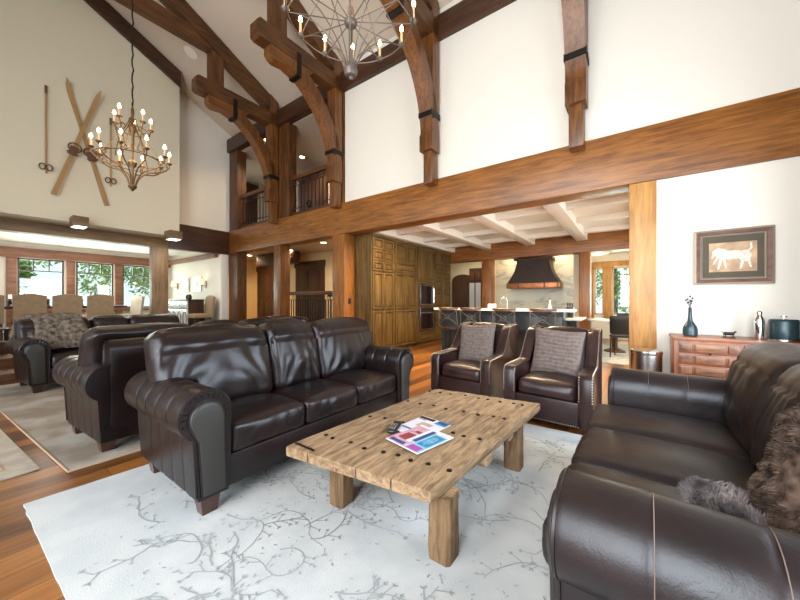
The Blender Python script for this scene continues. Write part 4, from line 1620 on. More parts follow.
# shaker
t = thing('cocktail_shaker', 'slim chrome cocktail shaker on the chest by the ice bucket', 'shaker', (.995, 4.68, CT))
B().lathe([(.028, 0), (.031, .01), (.038, .17), (.036, .185)], n=20).build('cup', 'chrome', t)
B().lathe([(.037, .186), (.034, .205), (.018, .235), (.016, .24), (.02, .245), (.02, .27), (.012, .28)], n=20).build('lid', 'chrome', t)
# ice bucket
t = thing('ice_bucket', 'dark teal cylindrical ice bucket with a metal knob on its lid', 'ice bucket', (1.16, 4.70, CT))
B().lathe([(.098, 0), (.10, .005), (.10, .185), (.097, .19)], n=32).build('bucket_body', 'tealmetal', t)
B().lathe([(.1015, .0), (.1015, .012)], n=32).build('base_ring', 'chrome', t)
ld = B().lathe([(.099, .19), (.09, .203), (.02, .207)], n=32).build('lid', 'tealmetal', t)
B().lathe([(.008, .205), (.008, .222), (.025, .225), (.025, .235), (.01, .238)], n=16).build('knob', 'chrome', ld)

# ---- trash can
t = thing('trash_can', 'round brushed steel trash can with dark lid by the honey post', 'trash can', (.105, 4.68, 0))
B().lathe([(.142, .02), (.145, .03), (.145, .585), (.14, .59)], n=36).build('can_body', 'steel', t)
B().lathe([(.148, 0), (.148, .03), (.14, .035)], n=36).build('base_ring', 'black', t)
B().lathe([(.149, .59), (.151, .60), (.149, .625), (.12, .64), (.02, .645)], n=36).build('lid', 'steel', t)

# ---- framed picture
t = thing('framed_picture', 'framed tan painting of a pale horse on the white wall above the chest', 'picture', (.855, YW - .001, 1.68))
W2, H2 = .31, .30


def frame_ring(w0, h0, w1, h1, ya, yb_, mat, name, par):
    b = B()
    outer = [(-w0, -h0), (w0, -h0), (w0, h0), (-w0, h0)]
    inn = [(-w1, -h1), (w1, -h1), (w1, h1), (-w1, h1)]
    b.loft([[(x, 0, z) for x, z in outer], [(x, ya, z) for x, z in outer], [(x, yb_, z) for x, z in inn], [(x, 0, z) for x, z in inn], [(x, 0, z) for x, z in outer]], caps=False)
    return b.build(name, mat, par, angle=20)


frame_ring(W2, H2, W2 - .018, H2 - .018, -.035, -.042, 'silver', 'frame_edge', t)
frame_ring(W2 - .018, H2 - .018, W2 - .055, H2 - .055, -.042, -.022, 'mauve', 'frame', t)
frame_ring(W2 - .062, H2 - .062, W2 - .072, H2 - .072, -.028, -.02, 'silver', 'frame_liner', t)
B().box(-W2 + .07, W2 - .07, -.016, -.008, -H2 + .07, H2 - .07).build('mat_board', 'matg', t)
art = B().box(-.185, .185, -.0185, -.016, -.165, .155)
art = art.build('painting', 'tan', t)
h = B()


def blob(pts):
    f = h.bm.faces.new([h.bm.verts.new((x * 1.12, -.0195 - .0002 * len(h.bm.faces), z * 1.15)) for x, z in pts])


def ell(cx, cz, rx, rz_, a=0, n=18):
    ca, sa = math.cos(a), math.sin(a)
    blob([(cx + rx * (1 + .12 * math.sin(k * 2.1)) * math.cos(2 * PI * k / n) * ca - rz_ * math.sin(2 * PI * k / n) * sa, cz + rx * math.cos(2 * PI * k / n) * sa + rz_ * math.sin(2 * PI * k / n) * ca) for k in range(n)])


ell(.0, .015, .095, .042, .05)
ell(.085, .0, .045, .055)
ell(-.075, .03, .045, .05, .4)
ell(-.115, .055, .035, .018, .7)
blob([(-.105, .075), (-.135, .04), (-.15, -.01), (-.138, -.012), (-.12, .02), (-.09, .03)])
for (xa, za, xb, zb, wv) in ((-.075, .0, -.10, -.12, .013), (-.06, 0, -.045, -.11, .011), (.075, -.02, .055, -.12, .013), (.105, -.02, .125, -.11, .012), (-.1, .0, -.135, -.07, .009)):
    blob([(xa - wv, za), (xa + wv, za), (xb + wv * .5, zb), (xb - wv * .5, zb)])
blob([(.11, .04), (.135, .07), (.13, .12), (.12, .115), (.12, .075), (.1, .05)])
h.build('horse_figure', 'cream', art)
# ---- second: dark glass edge of green light inside
# ================================================================ SKIS ON WALL
def ski(label, p0, p1, xo, group='old wooden skis crossed on the wall'):
    L_ = math.hypot(p1[0] - p0[0], p1[1] - p0[1])
    ang = math.atan2(p1[0] - p0[0], p1[1] - p0[1])
    t = thing('wooden_ski', label, 'ski', (-9.5 + xo, p0[0], p0[1]), 0, group)
    t.rotation_euler = (-ang, 0, 0)
    rings = []
    n = 24
    for k in range(n + 1):
        s = k / n
        wd = .038 + .004 * math.cos(s * 6)
        if s > .93:
            wd *= math.sqrt(max(.02, 1 - ((s - .93) / .07) ** 2)) * .85 + .1
        up = .10 * max(0, (s - .86) / .14) ** 2
        th_ = .014
        rings.append([(.02 + up, -wd, s * L_), (.02 + up, wd, s * L_), (.02 + up + th_, wd, s * L_), (.02 + up + th_, -wd, s * L_)])
    B().loft(rings).build('ski_board', 'pine', t, angle=40)
    bd = B()
    zc_ = L_ * .42
    bd.box(.034, .07, -.07, .07, zc_ - .13, zc_ + .06, .01)
    bd.tube([(.06, .1 * math.cos(a * PI / 6), zc_ + .04 + .09 * math.sin(a * PI / 6)) for a in range(12)], .014, 6, closed=True)
    bd.tube([(.08, -.09, zc_ - .1), (.11, 0, zc_ - .12), (.08, .09, zc_ - .1)], .014, 6)
    bd.build('leather_binding', plain_b, t)
    return t


plain_b = plain('old_binding_leather', (0.13, 0.06, 0.03), 0.5)
ski('longer crossed ski leaning left, its tip highest', (1.97, 3.30), (1.33, 5.74), .0)
ski('crossed ski leaning right, its tip lower than the other', (1.15, 3.32), (1.84, 5.72), .06)


def pole(label, y, z0, z1):
    t = thing('ski_pole', label, 'ski pole', (-9.46, y, z0), 0, 'old ski poles on the wall')
    B().tube([(0, 0, -.05), (0, 0, z1 - z0)], .014, 8).build('shaft', 'pine', t)
    B().tube([(0, 0, z1 - z0 - .14), (0, 0, z1 - z0 + .02)], .02, 8).build('grip', plain_b, t)
    bk = B()
    for dy in (-.07, .07):
        bk.tube([(0.01, dy * .7 + .042 * math.cos(a * PI / 6), .07 + .06 * math.sin(a * PI / 6)) for a in range(12)], .011, 6, closed=True)
    bk.build('basket', 'bronze', t)


pole('ski pole with round basket left of the crossed skis', 1.05, 3.78, 5.45)
pole('ski pole hanging behind the smaller chandelier', 2.03, 3.80, 5.25)


# ---- box lamps under ski wall
def boxlamp(label, y0_, y1_):
    t = thing('box_lamp', label, 'lamp', (-9.30, (y0_ + y1_) / 2, 2.72), 0, 'wooden box lamps under the ski wall')
    hw = (y1_ - y0_) / 2
    B().box(-.19, .17, -hw, hw, 0, .20, .006).build('housing', 'olive_y', t)
    B().box(-.15, .15, -hw + .03, hw - .03, -.008, .004).build('diffuser', 'lampw', t)
    area('box_lamp_light', (-9.30, (y0_ + y1_) / 2, 2.70), (0, 0, 0), .3, .24, 14, (1, .9, .78))


boxlamp('box lamp under the crossed skis', 1.38, 1.62)
boxlamp('box lamp at the right corner of the ski wall, by the dining post', 3.05, 3.33)


# ================================================================ CHANDELIERS
def candle_at(t, x, y, z, hh=.10, cup='bronze'):
    cp = B()
    cp.lathe([(.006, -.03), (.03, -.012), (.034, 0), (.012, .004)], (x, y, z), 10)
    cpo = cp.build('drip_cup', cup, t)
    B().cyl((x, y, z), .011, 0, hh, 8).build('candle', 'candle', cpo)
    B().lathe([(.003, 0), (.016, .015), (.018, .03), (.010, .052), (.001, .068)], (x, y, z + hh), 8).build('bulb', 'flame', cpo)


def plight(loc, e, r=.05, col=(1, .72, .42)):
    d = bpy.data.lights.new('lamp_light', 'POINT')
    d.energy = e
    d.color = col
    d.shadow_soft_size = r
    o = bpy.data.objects.new('lamp_light', d)
    COL.objects.link(o)
    o.location = loc


# near wheel chandelier
CX, CY, CZ = -1.92, 1.94, 3.56
t = thing('wheel_chandelier', 'large wire wheel chandelier hanging at the top near the camera', 'chandelier', (CX, CY, CZ))
RR = .515
b = B()
b.tube([(RR * math.cos(2 * PI * k / 48), RR * math.sin(2 * PI * k / 48), 0) for k in range(48)], .007, 6, closed=True)
b.build('ring', 'pewter', t)
hub = B().ball((0, 0, -.04), .055, 14, 8, .85)
hub.cyl((0, 0, -.04), .03, .0, .12, 10)
hub.build('upper_hub', 'pewter', t)
B().lathe([(.004, -.515), (.012, -.508), (.015, -.497), (.045, -.485), (.056, -.46), (.056, -.43), (.03, -.41)], n=16).build('bottom_hub', 'pewter', t)
ph0 = R(42.5)
for k in range(12):
    a = ph0 + 2 * PI * k / 12
    ca, sa = math.cos(a), math.sin(a)
    s_ = B()
    s_.tube([(.04 * ca, .04 * sa, -.03), (RR * ca, RR * sa, 0)], .0045, 5)
    pts = []
    for i in range(13):
        q = i / 12
        r_ = .04 + (RR - .04) * (q ** 1.7)
        z_ = -.43 + .43 * math.sin(q * PI / 2) ** 1.3
        pts.append((r_ * ca, r_ * sa, z_))
    s_.tube(pts, .005, 5)
    # upper stays sweeping in to the stem
    pts = []
    for i in range(11):
        q = i / 10
        r_ = RR * (1 - q) ** 1.2 + .02
        z_ = .62 * q ** .8
        pts.append((r_ * math.cos(a + .0), r_ * math.sin(a + .0), z_))
    s_.tube(pts, .0045, 5)
    s_.build('wire_spoke', 'pewter', t)
    candle_at(t, (RR + .015) * ca, (RR + .015) * sa, .03, .115, 'pewter')
s_ = B()
for k in range(3):
    a = 2 * PI * k / 3 + .3
    s_.tube([(.016 * math.cos(a), .016 * math.sin(a), -.42), (.016 * math.cos(a), .016 * math.sin(a), 2.2)], .0045, 6)
s_.tube([(0, 0, 2.2), (0, 0, zc(CY) - CZ - .02)], .008, 6)
s_.build('stem', 'pewter', t)
plight((CX, CY, CZ + .25), 14, .3)

# two tier chandelier
CX, CY, CZ = -5.4, 1.38, 2.70
t = thing('tiered_chandelier', 'bronze two tier candle chandelier hanging before the ski wall', 'chandelier', (CX, CY, CZ))
st_ = B()
st_.lathe([(.006, -.05), (.02, -.03), (.045, 0), (.05, .02), (.015, .05), (.012, .25), (.045, .30), (.05, .33), (.015, .37), (.013, .68), (.04, .77), (.045, .80), (.014, .84), (.02, 1.02), (.006, 1.09)], n=12)
st_.build('stem', 'bronze', t)
tiers = ((10, .40, .43, .1), (5, .20, .84, .3))
for ti, (nn, rad, zz, ph) in enumerate(tiers):
    for k in range(nn):
        a = ph + 2 * PI * k / nn
        ca, sa = math.cos(a), math.sin(a)
        ar = B()
        pts = []
        z_in = .02 if ti == 0 else .55
        for i in range(13):
            q = i / 12
            r_ = .03 + (rad - .03) * q
            if ti == 0:
                z_ = z_in + (zz - .07 - z_in) * (q ** .6) + .03 * math.sin(q * 2 * PI)
            else:
                z_ = z_in + .16 * math.sin(q * PI * 1.0) * -1 + (zz - z_in) * q
            pts.append((r_ * ca, r_ * sa, z_))
        pts.append((rad * ca, rad * sa, zz - .02))
        ar.tube(pts, .0075, 6)
        # scroll
        ar.tube([((rad - .05 + .035 * math.cos(q * .6)) * ca, (rad - .05 + .035 * math.cos(q * .6)) * sa, zz - .09 + .035 * math.sin(q * .6)) for q in range(10)], .005, 5)
        ar.build('arm', 'bronze', t)
        candle_at(t, rad * ca, rad * sa, zz, .095)
cage = B()
for k in range(6):
    a = 2 * PI * k / 6 + .2
    pts = []
    for i in range(15):
        q = i / 14
        r_ = .03 + .26 * math.sin(q * PI * .5) ** 1.6 * (1 if q < .0 else 1)
        pts.append((r_ * math.cos(a), r_ * math.sin(a), .92 - .62 * q))
    cage.tube(pts, .006, 5)
for rad, zz in ((.30, .38), (.38, .35), (.17, .76)):
    cage.tube([(rad * math.cos(2 * PI * k / 36), rad * math.sin(2 * PI * k / 36), zz) for k in range(36)], .006, 5, closed=True)
cage.build('cage', 'bronze', t)
ch = B()
zt = zc(CY) - CZ - .02
ch.tube([(.022 * math.cos(a * PI / 6), 0, 1.11 + .03 * math.sin(a * PI / 6)) for a in range(12)], .006, 6, closed=True)
z = 1.14
k = 0
pts = []
while z < zt:
    pts.append((.008 * math.sin(k * 1.3), .008 * math.cos(k * 2.1), z))
    z += .07
    k += 1
pts.append((0, 0, zt))
ch.tube(pts, .009, 6)
ch.build('chain', 'iron', t)
plight((CX, CY, CZ + .55), 22, .3)


# ---- recessed lamps
def recessed(label, x, y, z, e, grp, size=.07, sp=150):
    t = thing('recessed_lamp', label, 'ceiling lamp', (x, y, z), 0, grp)
    B().lathe([(size, -.004), (size + .025, -.006), (size + .025, .0), (size, 0)], n=20).build('trim_ring', 'cwhite', t)
    B().lathe([(.001, -.009), (size, -.009), (size, -.003)], n=20).build('diffuser', 'lamp', t)
    area('recessed_light', (x, y, z - .02), (0, 0, 0), .14, .14, e, (1, .75, .45), sp)


recessed('recessed lamp in the hallway ceiling above the dark door', -8.95, 6.3, 2.82, 15, 'hallway recessed lamps')
recessed('recessed lamp in the hallway ceiling beside the big brown post', -7.05, 6.05, 2.82, 20, 'hallway recessed lamps')
recessed('recessed lamp in the hallway ceiling near the yellow wall', -11.2, 6.2, 2.82, 34, 'hallway recessed lamps')
recessed('recessed lamp in the loft ceiling of the right bay', -8.48, 6.41, 5.72, 30, 'loft recessed lamps')
recessed('recessed lamp glowing behind the leftmost curved brace', -8.38, 5.15, 5.72, 22, 'loft recessed lamps')
for i, (x, y) in enumerate(((-3.9, 5.42), (-2.85, 5.42), (-1.65, 5.42), (-2.85, 9.55), (-1.65, 9.55), (.8, 7.0))):  # unseen lamps added to brighten the kitchen, hidden behind beam and header
    recessed('added kitchen fill lamp ' + ['over the pantry side', 'over the left stools', 'over the right stools', 'before the hood on the left', 'before the hood on the right', 'behind the honey post'][i],
             x, y, 2.82, (30, 62, 70, 14, 14, 60)[i], 'added kitchen fill lamps', .06)
# ceiling speaker
t = thing('ceiling_speaker', 'pale round speaker in the sloping ceiling near the ski wall', 'speaker', (-8.6, 3.3, zc(3.3) - .006))
t.rotation_euler = (math.atan(-.5), 0, 0)
B().lathe([(.001, -.004), (.13, -.004), (.15, 0)], n=28).build('grille', 'cwhite', t)


# ================================================================ PANTRY
PXF = -4.62
def cab_doors(par, y0_, y1_, z0_, z1_, handle=None, two=True):
    ys = [(y0_, (y0_ + y1_) / 2), ((y0_ + y1_) / 2, y1_)] if two else [(y0_, y1_)]
    for (a, c) in ys:
        b = B()
        b.box(PXF - .005, PXF + .012, a + .006, c - .006, z0_ + .006, z1_ - .006, .003, mi=1)
        # raised panel with recessed groove
        b.box(PXF + .010, PXF + .026, a + .085, c - .085, z0_ + .072, z1_ - .072, .006)
        for (e0, e1, f0, f1) in ((a + .006, a + .055, z0_ + .006, z1_ - .006), (c - .055, c - .006, z0_ + .006, z1_ - .006)):
            b.box(PXF + .01, PXF + .032, e0, e1, f0, f1, .003)
        for (f0, f1) in ((z0_ + .006, z0_ + .05), (z1_ - .05, z1_ - .006)):
            b.box(PXF + .01, PXF + .032, a + .05, c - .05, f0, f1, .003)
        d = b.build('cabinet_door', ['oak_z', 'oakshade'], par)
        if handle:
            hy = c - .03 if (a == y0_ and two) else a + .03
            B().ball((PXF + .045, hy, z0_ + (z1_ - z0_) * handle), .014, 8, 5).build('knob', 'bronze', d)


def cab(label, y0_, y1_, ztop=2.60):
    t = thing('pantry_cabinet', label, 'cabinet', (0, 0, 0), 0, 'tall oak pantry cabinets')
    B().box(PXF - .62, PXF, y0_, y1_, .09, ztop).box(PXF - .6, PXF - .06, y0_ + .01, y1_ - .01, 0, .1).build('cabinet_body', ['oak_z'], t)
    B().box(PXF - .62, PXF + .05, y0_, y1_, ztop - .0, ztop + .055, .008).build('cornice', 'oak_y', t)
    return t


c1 = cab('oak pantry cabinet nearest the brown post', 5.29, 6.10)
cab_doors(c1, 5.31, 6.08, 2.33, 2.59)
cab_doors(c1, 5.31, 6.08, 2.08, 2.33)
cab_doors(c1, 5.31, 6.08, 1.85, 2.08)
cab_doors(c1, 5.31, 6.08, 1.0, 1.84, .08)
cab_doors(c1, 5.31, 6.08, .10, .98, .92)
c2 = cab('second oak pantry cabinet, left of the ovens', 6.12, 7.08)
cab_doors(c2, 6.14, 7.06, 2.14, 2.59)
cab_doors(c2, 6.14, 7.06, 1.88, 2.14, None, False)
cab_doors(c2, 6.14, 7.06, 1.0, 1.87, .08)
cab_doors(c2, 6.14, 7.06, .10, .98, .92)
c3 = cab('oak tower cabinet holding the two wall ovens', 7.10, 7.98)
cab_doors(c3, 7.12, 7.96, 1.72, 2.59)
cab_doors(c3, 7.12, 7.96, .10, .36, None, False)
c4_ = cab('oak pantry cabinet farthest back with small stacked panels', 8.0, 8.98)
for zz in (.1, .55, 1.0, 1.45, 1.80, 2.05, 2.3):
    nx = {.1: .55, .55: 1.0, 1.0: 1.45, 1.45: 1.8, 1.8: 2.05, 2.05: 2.3, 2.3: 2.59}[zz]
    cab_doors(c4_, 8.02, 8.96, zz, nx)
for (z0_, z1_, lab) in ((1.06, 1.64, 'black glass microwave oven above the other oven'), (.40, 1.02, 'black glass wall oven below the microwave')):
    t = thing('wall_oven', lab, 'oven', (PXF, 7.53, z0_), 0, 'built in wall ovens')
    hh = z1_ - z0_
    B().box(.036, .06, -.36, .36, 0, hh, .005).build('oven_frame', 'steel', t)
    d = B().box(.058, .066, -.31, .26 if hh < .6 else .31, .05, hh - (.05 if hh < .6 else .15)).build('oven_door', 'glassblk', t)
    B().box(.058, .066, -.33, .33, hh - .035 if hh < .6 else hh - .13, hh - .01).build('control_panel', 'black', t)
    if hh > .6:
        B().tube([(.10, -.31, hh - .16), (.10, .31, hh - .16)], .012, 8).build('handle', 'chrome', t)
    else:
        B().tube([(.10, .29, .08), (.10, .29, hh - .1)], .012, 8).build('handle', 'chrome', t)

# ================================================================ KITCHEN ISLAND
t = thing('kitchen_island', 'long kitchen island with white raised counter and dark panelled front', 'kitchen island', (0, 0, 0))
b = B()
b.box(-3.45, -1.02, 6.3, 6.95, 0, 1.0)
for k in range(6):
    x = -3.4 + k * .4
    b.box(x + .03, x + .36, 6.285, 6.3, .15, .9, .004)
b.build('island_body', 'island', t)
B().box(-3.52, -.84, 6.08, 6.5, 1.0, 1.045, .006).build('raised_counter', 'counter', t)
B().box(-3.5, -.78, 6.52, 7.35, .835, .875, .006).build('lower_counter', 'counter', t)
B().box(-3.4, -.9, 6.96, 7.3, 0, .834).build('rear_cabinet', 'island', t)
# faucet
t = thing('faucet', 'slim gooseneck faucet on the island in front of the marble', 'faucet', (-2.15, 6.75, .875))
B().tube([(0, 0, 0), (0, 0, .32)] + [(-.07 + .07 * math.cos(a * PI / 8), 0, .32 + .07 * math.sin(a * PI / 8)) for a in range(1, 9)] + [(-.14, 0, .26)], .012, 8).build('spout', 'steel', t)
B().tube([(0, 0, .06), (.06, 0, .12)], .009, 6).build('lever', 'steel', t)
tag(B().box(-2.52, -2.37, 6.62, 6.74, .877, 1.13, .005).build('paper_box', 'counter'), 'small white box on the island left of the faucet', 'box')
t = thing('knife_block', 'dark knife block with handles at the right end of the island', 'knife block', (-1.0, 6.9, .877))
B().box(-.06, .06, -.08, .08, 0, .2, .01).build('block', 'black', t)
for k in range(4):
    B().tube([(-.04 + k * .027, 0, .19), (-.045 + k * .027, -.03, .28)], .009, 6).build('knife_handle', 'black', t)
t = thing('oil_bottle', 'slim pale bottle on the island before the marble wall', 'bottle', (-1.33, 6.75, .877))
B().lathe([(.035, 0), (.037, .01), (.037, .2), (.014, .26), (.013, .34)], n=14).build('bottle_body', 'cupw', t)
B().cyl((0, 0, 0), .016, .34, .37, 10).build('stopper', 'black', t)


# stools
def stool(label, x, y, rz):
    t = thing('bar_stool', label, 'bar stool', (x, y, 0), rz, 'iron bar stools at the kitchen island')
    B().lathe([(.02, .60), (.17, .605), (.19, .62), (.19, .65), (.17, .665), (.02, .67)], n=24).build('seat', 'leatherA', t)
    for k in range(4):
        a = PI / 4 + k * PI / 2
        B().tube([(.13 * math.cos(a), .13 * math.sin(a), .60), (.16 * math.cos(a), .16 * math.sin(a), .3), (.21 * math.cos(a), .21 * math.sin(a), 0)], .012, 6).build('leg', 'iron', t)
    B().tube([(.165 * math.cos(2 * PI * k / 20), .165 * math.sin(2 * PI * k / 20), .25) for k in range(20)], .008, 5, closed=True).build('foot_ring', 'iron', t)
    bk = B()
    for sg in (-1, 1):
        bk.tube([(sg * .15, -.10, .62), (sg * .21, -.20, .72), (sg * .19, -.21, .86), (sg * .205, -.23, 1.02)], .009, 6)
    bk.tube([(-.19, -.20, .74), (0, -.24, .88), (.2, -.23, 1.0)], .006, 5)
    bk.tube([(.19, -.20, .74), (0, -.24, .88), (-.2, -.23, 1.0)], .006, 5)
    bk.tube([(.0 + .05 * math.cos(2 * PI * k / 12), -.24, .88 + .05 * math.sin(2 * PI * k / 12)) for k in range(12)], .006, 5, closed=True)
    bk.build('back_wires', 'pewter', t)
    rings = []
    for i in range(13):
        s = -1 + 2 * i / 12
        xx = .215 * s
        yy = -.26 + .07 * s * s
        zz = 1.03 + .015 * s * s
        hh = .026 - .008 * s * s
        rings.append([(xx, yy - .012, zz - hh), (xx, yy + .012, zz - hh), (xx, yy + .012, zz + hh), (xx, yy - .012, zz + hh)])
    B().loft(rings).build('back_rail', 'tim_x', t)
    return t


s0 = stool('bar stool at the far left end, turned toward the pantry', -3.02, 5.98, R(0))
dup(s0, (-2.55, 5.98, 0), R(2), 'second bar stool from the left, behind the left armchair')
dup(s0, (-1.90, 5.98, 0), R(-2), 'third bar stool, behind the gap between the armchairs')
dup(s0, (-1.26, 5.98, 0), R(3), 'rightmost bar stool, behind the right armchair')

# ---- hood
t = thing('range_hood', 'flared dark metal range hood with a copper band', 'range hood', (-2.3, 9.6, 0))
rings = []
for (z, hx, hy) in ((1.68, .68, .24), (1.74, .655, .235), (1.86, .57, .225), (2.02, .49, .21), (2.22, .435, .2), (2.33, .425, .2)):
    rings.append([(-hx, -hy, z), (hx, -hy, z), (hx, .24, z), (-hx, .24, z)])
B().loft(rings).build('hood_body', 'hood', t, angle=25)
B().box(-.51, .51, -.24, .24, 2.33, 2.40, .01).build('hood_cap', 'hood', t)
B().box(-.70, .70, -.27, .24, 1.54, 1.69, .01).build('copper_band', 'copper', t)
for x in (-.38, .30, -.68, .63):
    B().box(x, x + .05, -.285, -.265, 1.54, 1.695, .004).build('band_strap', 'bronze', t)
# range + counter beneath the marble
t = thing('range_counter', 'counter with cooktop below the range hood', 'counter', (-2.2, 9.55, 0))
B().box(-1.15, .90, -.24, .28, 0, .88).build('cabinet_body', 'oak_x', t)
B().box(-1.15, .90, -.24, .28, .88, .92, .005).build('countertop', 'counter', t)
# ---- doorway items left of range: dark arched door and glazed hutch
b = B()
prof = [(-.42, 0), (.42, 0), (.42, 1.95)] + [(.42 * math.cos(R(a)), 1.95 + .22 * math.sin(R(a))) for a in range(10, 171, 10)] + [(-.42, 1.95)]
b.prism(prof, lambda p, y: (p[0], y, p[1]), -.03, .03)
d = b.build('arched_door', 'dark_z')
d.location = (-5.2, 11.12, 0)
tag(d, 'dark arched door seen through the passage left of the range', 'door')
t = thing('glazed_hutch', 'tall dark hutch with glass doors in the passage', 'cabinet', (-4.40, 10.6, 0))
B().box(-.22, .22, -.2, .2, 0, 2.3).build('hutch_body', 'dark_z', t)
for sg in (-1, 1):
    B().box(sg * .11 - .09, sg * .11 + .09, -.22, -.2, .9, 1.8, .004).build('glass_door', 'cupw', t)
    B().box(sg * .11 - .06, sg * .11 + .06, -.225, -.2, 1.9, 2.15, .004).build('upper_door', 'tim_z', t)
area('passage_light', (-4.5, 10.2, 2.78), (0, 0, 0), .8, .8, 14, (1, .85, .6))


# ================================================================ NOOK
t = thing('nook_table', 'round pale topped breakfast table by the nook windows', 'table', (-.38, 9.0, .012))
B().lathe([(.55, .71), (.56, .72), (.56, .745), (.55, .75), (.01, .75)], n=36).build('tabletop', 'counter', t)
B().lathe([(.22, 0), (.2, .04), (.06, .1), (.05, .6), (.15, .71)], n=16).build('pedestal', 'dark_z', t)


def nookchair(label, x, y, rz, src=None):
    t = thing('nook_chair', label, 'chair', (x, y, .012), rz, 'black breakfast nook chairs')
    B().dome_cushion(0, 0, .45, .38, .40, .06, .02, (0, 0, .01), 0, 1, 0, (8, 8, 4)).build('seat', 'black', t)
    B().dome_cushion(0, .19, .68, .36, .045, .38, .02, (0, .01, 0), 0, 1, 0, (8, 4, 8), None, Matrix.Rotation(R(-6), 4, 'X')).build('backrest', 'black', t)
    for sx in (-1, 1):
        for sy in (-1, 1):
            B().tube([(sx * .16, sy * .17, .42), (sx * .17, sy * .19, 0)], [.018, .012], 6).build('leg', 'black', t)
    return t


n0 = nookchair('black chair at the breakfast table next to the honey post', -.22, 8.22, R(170))
dup(n0, (-1.12, 8.55, .012), R(120), 'black chair at the breakfast table left side by the brown post')
dup(n0, (-.2, 9.75, .012), R(0), 'black chair on the window side of the breakfast table')
t = thing('ceiling_fixture', 'glowing amber flush ceiling fixture in the breakfast nook', 'ceiling lamp', (-.85, 10.6, 2.66))
B().lathe([(.02, -.20), (.24, -.16), (.32, -.08), (.32, -.03), (.3, 0)], n=28).build('lamp_shade', 'fixt', t)
B().lathe([(.325, -.06), (.335, -.05), (.335, -.03), (.32, -.02)], n=28).build('rim', 'bronze', t)
plight((-.85, 10.6, 2.35), 12, .2)

# ================================================================ DINING ROOM
def dchair(label, x, y, rz, fab='linen'):
    t = thing('dining_chair', label, 'chair', (x, y, .30), rz, 'upholstered dining chairs')
    # back: camel top, chair faces local -y
    n = 12
    fr, bkv = [], []
    rings = []
    for i in range(n + 1):
        s = -1 + 2 * i / n
        xx = .25 * s
        top = 1.01 + .045 * max(0, math.cos(s * PI * .5)) ** 1.3
        rings.append([(xx, .20, .40), (xx, .26, .40), (xx, .34, top - .01), (xx, .33, top), (xx, .28, top), (xx, .27, top - .01)])
    B().loft(rings).build('backrest', fab, t, angle=50)
    B().dome_cushion(0, -.01, .45, .50, .48, .12, .03, (0, 0, .015), 0, 1, 0, (10, 10, 4)).build('seat', fab, t)
    for sx in (-1, 1):
        for sy in (-1, 1):
            B().tube([(sx * .21, sy * .2, .40), (sx * .22, sy * .22, 0)], [.026, .018], 6).build('leg', 'dark_z', t)
    return t


DG = 'upholstered dining chairs'
d0 = dchair('tan dining chair at the far left edge, back to the sofas', -11.25, .36, R(-90))
for (y, l) in ((.98, 'second tan dining chair from the left, back to the sofas'), (1.57, 'third tan dining chair from the left, before the middle window'),
               (2.16, 'fourth tan dining chair from the left, nearest the olive post')):
    dup(d0, (-11.25, y, .30), R(-90), l)
dchair('pale curved dining chair at the head of the table', -11.75, 2.86, R(14), 'linenw')
dup(d0, (-10.36, 4.22, .30), R(0), 'tan dining chair standing by the white wall right of the hutch')
t = thing('dining_table', 'long dark dining table between the tan chairs and the windows', 'table', (-12.1, 1.35, .30))
B().box(-.5, .5, -1.45, 1.5, .70, .76, .01).build('tabletop', 'dark_y', t)
for y in (-1.0, 1.05):
    B().box(-.3, .3, y - .08, y + .08, .06, .70, .01).box(-.38, .38, y - .1, y + .1, 0, .07, .01).build('pedestal', 'dark_z', t)
for (y, l) in ((.75, 'dark pillar candle between the first dining chairs'), (1.36, 'dark candle lantern between the middle dining chairs'), (1.97, 'dark candle holder with white candle before the middle window')):
    t = thing('candle_holder', l, 'candle holder', (-11.95, y, 1.06), 0, 'candle holders on the dining table')
    B().lathe([(.05, 0), (.05, .02), (.03, .04), (.035, .16), (.04, .18)], n=14).build('holder', 'black', t)
    B().cyl((0, 0, 0), .03, .18, .28, 12).build('candle', 'cwhite', t)

# hutch with pale front
t = thing('dining_hutch', 'dark sided sideboard with glossy pale doors by the white wall', 'sideboard', (-11.4, 4.22, .30))
B().box(-.8, .78, -.2, .22, .05, .90).build('cabinet_body', 'dark_z', t)
B().box(-.82, .81, -.235, .23, .90, .935, .006).build('top', 'black', t)
for k in range(4):
    x0_, x1_ = -.78 + k * .39, -.78 + (k + 1) * .39
    dw = B().box(x0_ + .01, x1_ - .01, -.225, -.2, .66, .88, .004).build('drawer', 'cupw', t)
    B().ball((x0_ + .195, -.235, .77), .014, 8, 5).build('knob', 'black', dw)
    dd = B().box(x0_ + .01, x1_ - .01, -.225, -.2, .08, .64, .004)
    dd = dd.build('hutch_door', 'cupw', t)
    ring = B().tube([(x0_ + .195 + .12 * math.cos(a * PI / 8), -.228, .36 + .2 * math.sin(a * PI / 8)) for a in range(16)], .01, 5, closed=True)
    ring.build('iron_ornament', 'iron', dd)
for x, l in ((-11.15, 'left small dark jar on the dining room sideboard'), (-10.98, 'right small dark jar on the dining room sideboard')):
    tag(B().lathe([(.03, 0), (.05, .02), (.055, .08), (.035, .12), (.02, .15)], (x, 4.2, 1.236), 14).build('small_jar', 'iron'), l, 'jar', 'small dark jars on the sideboard')
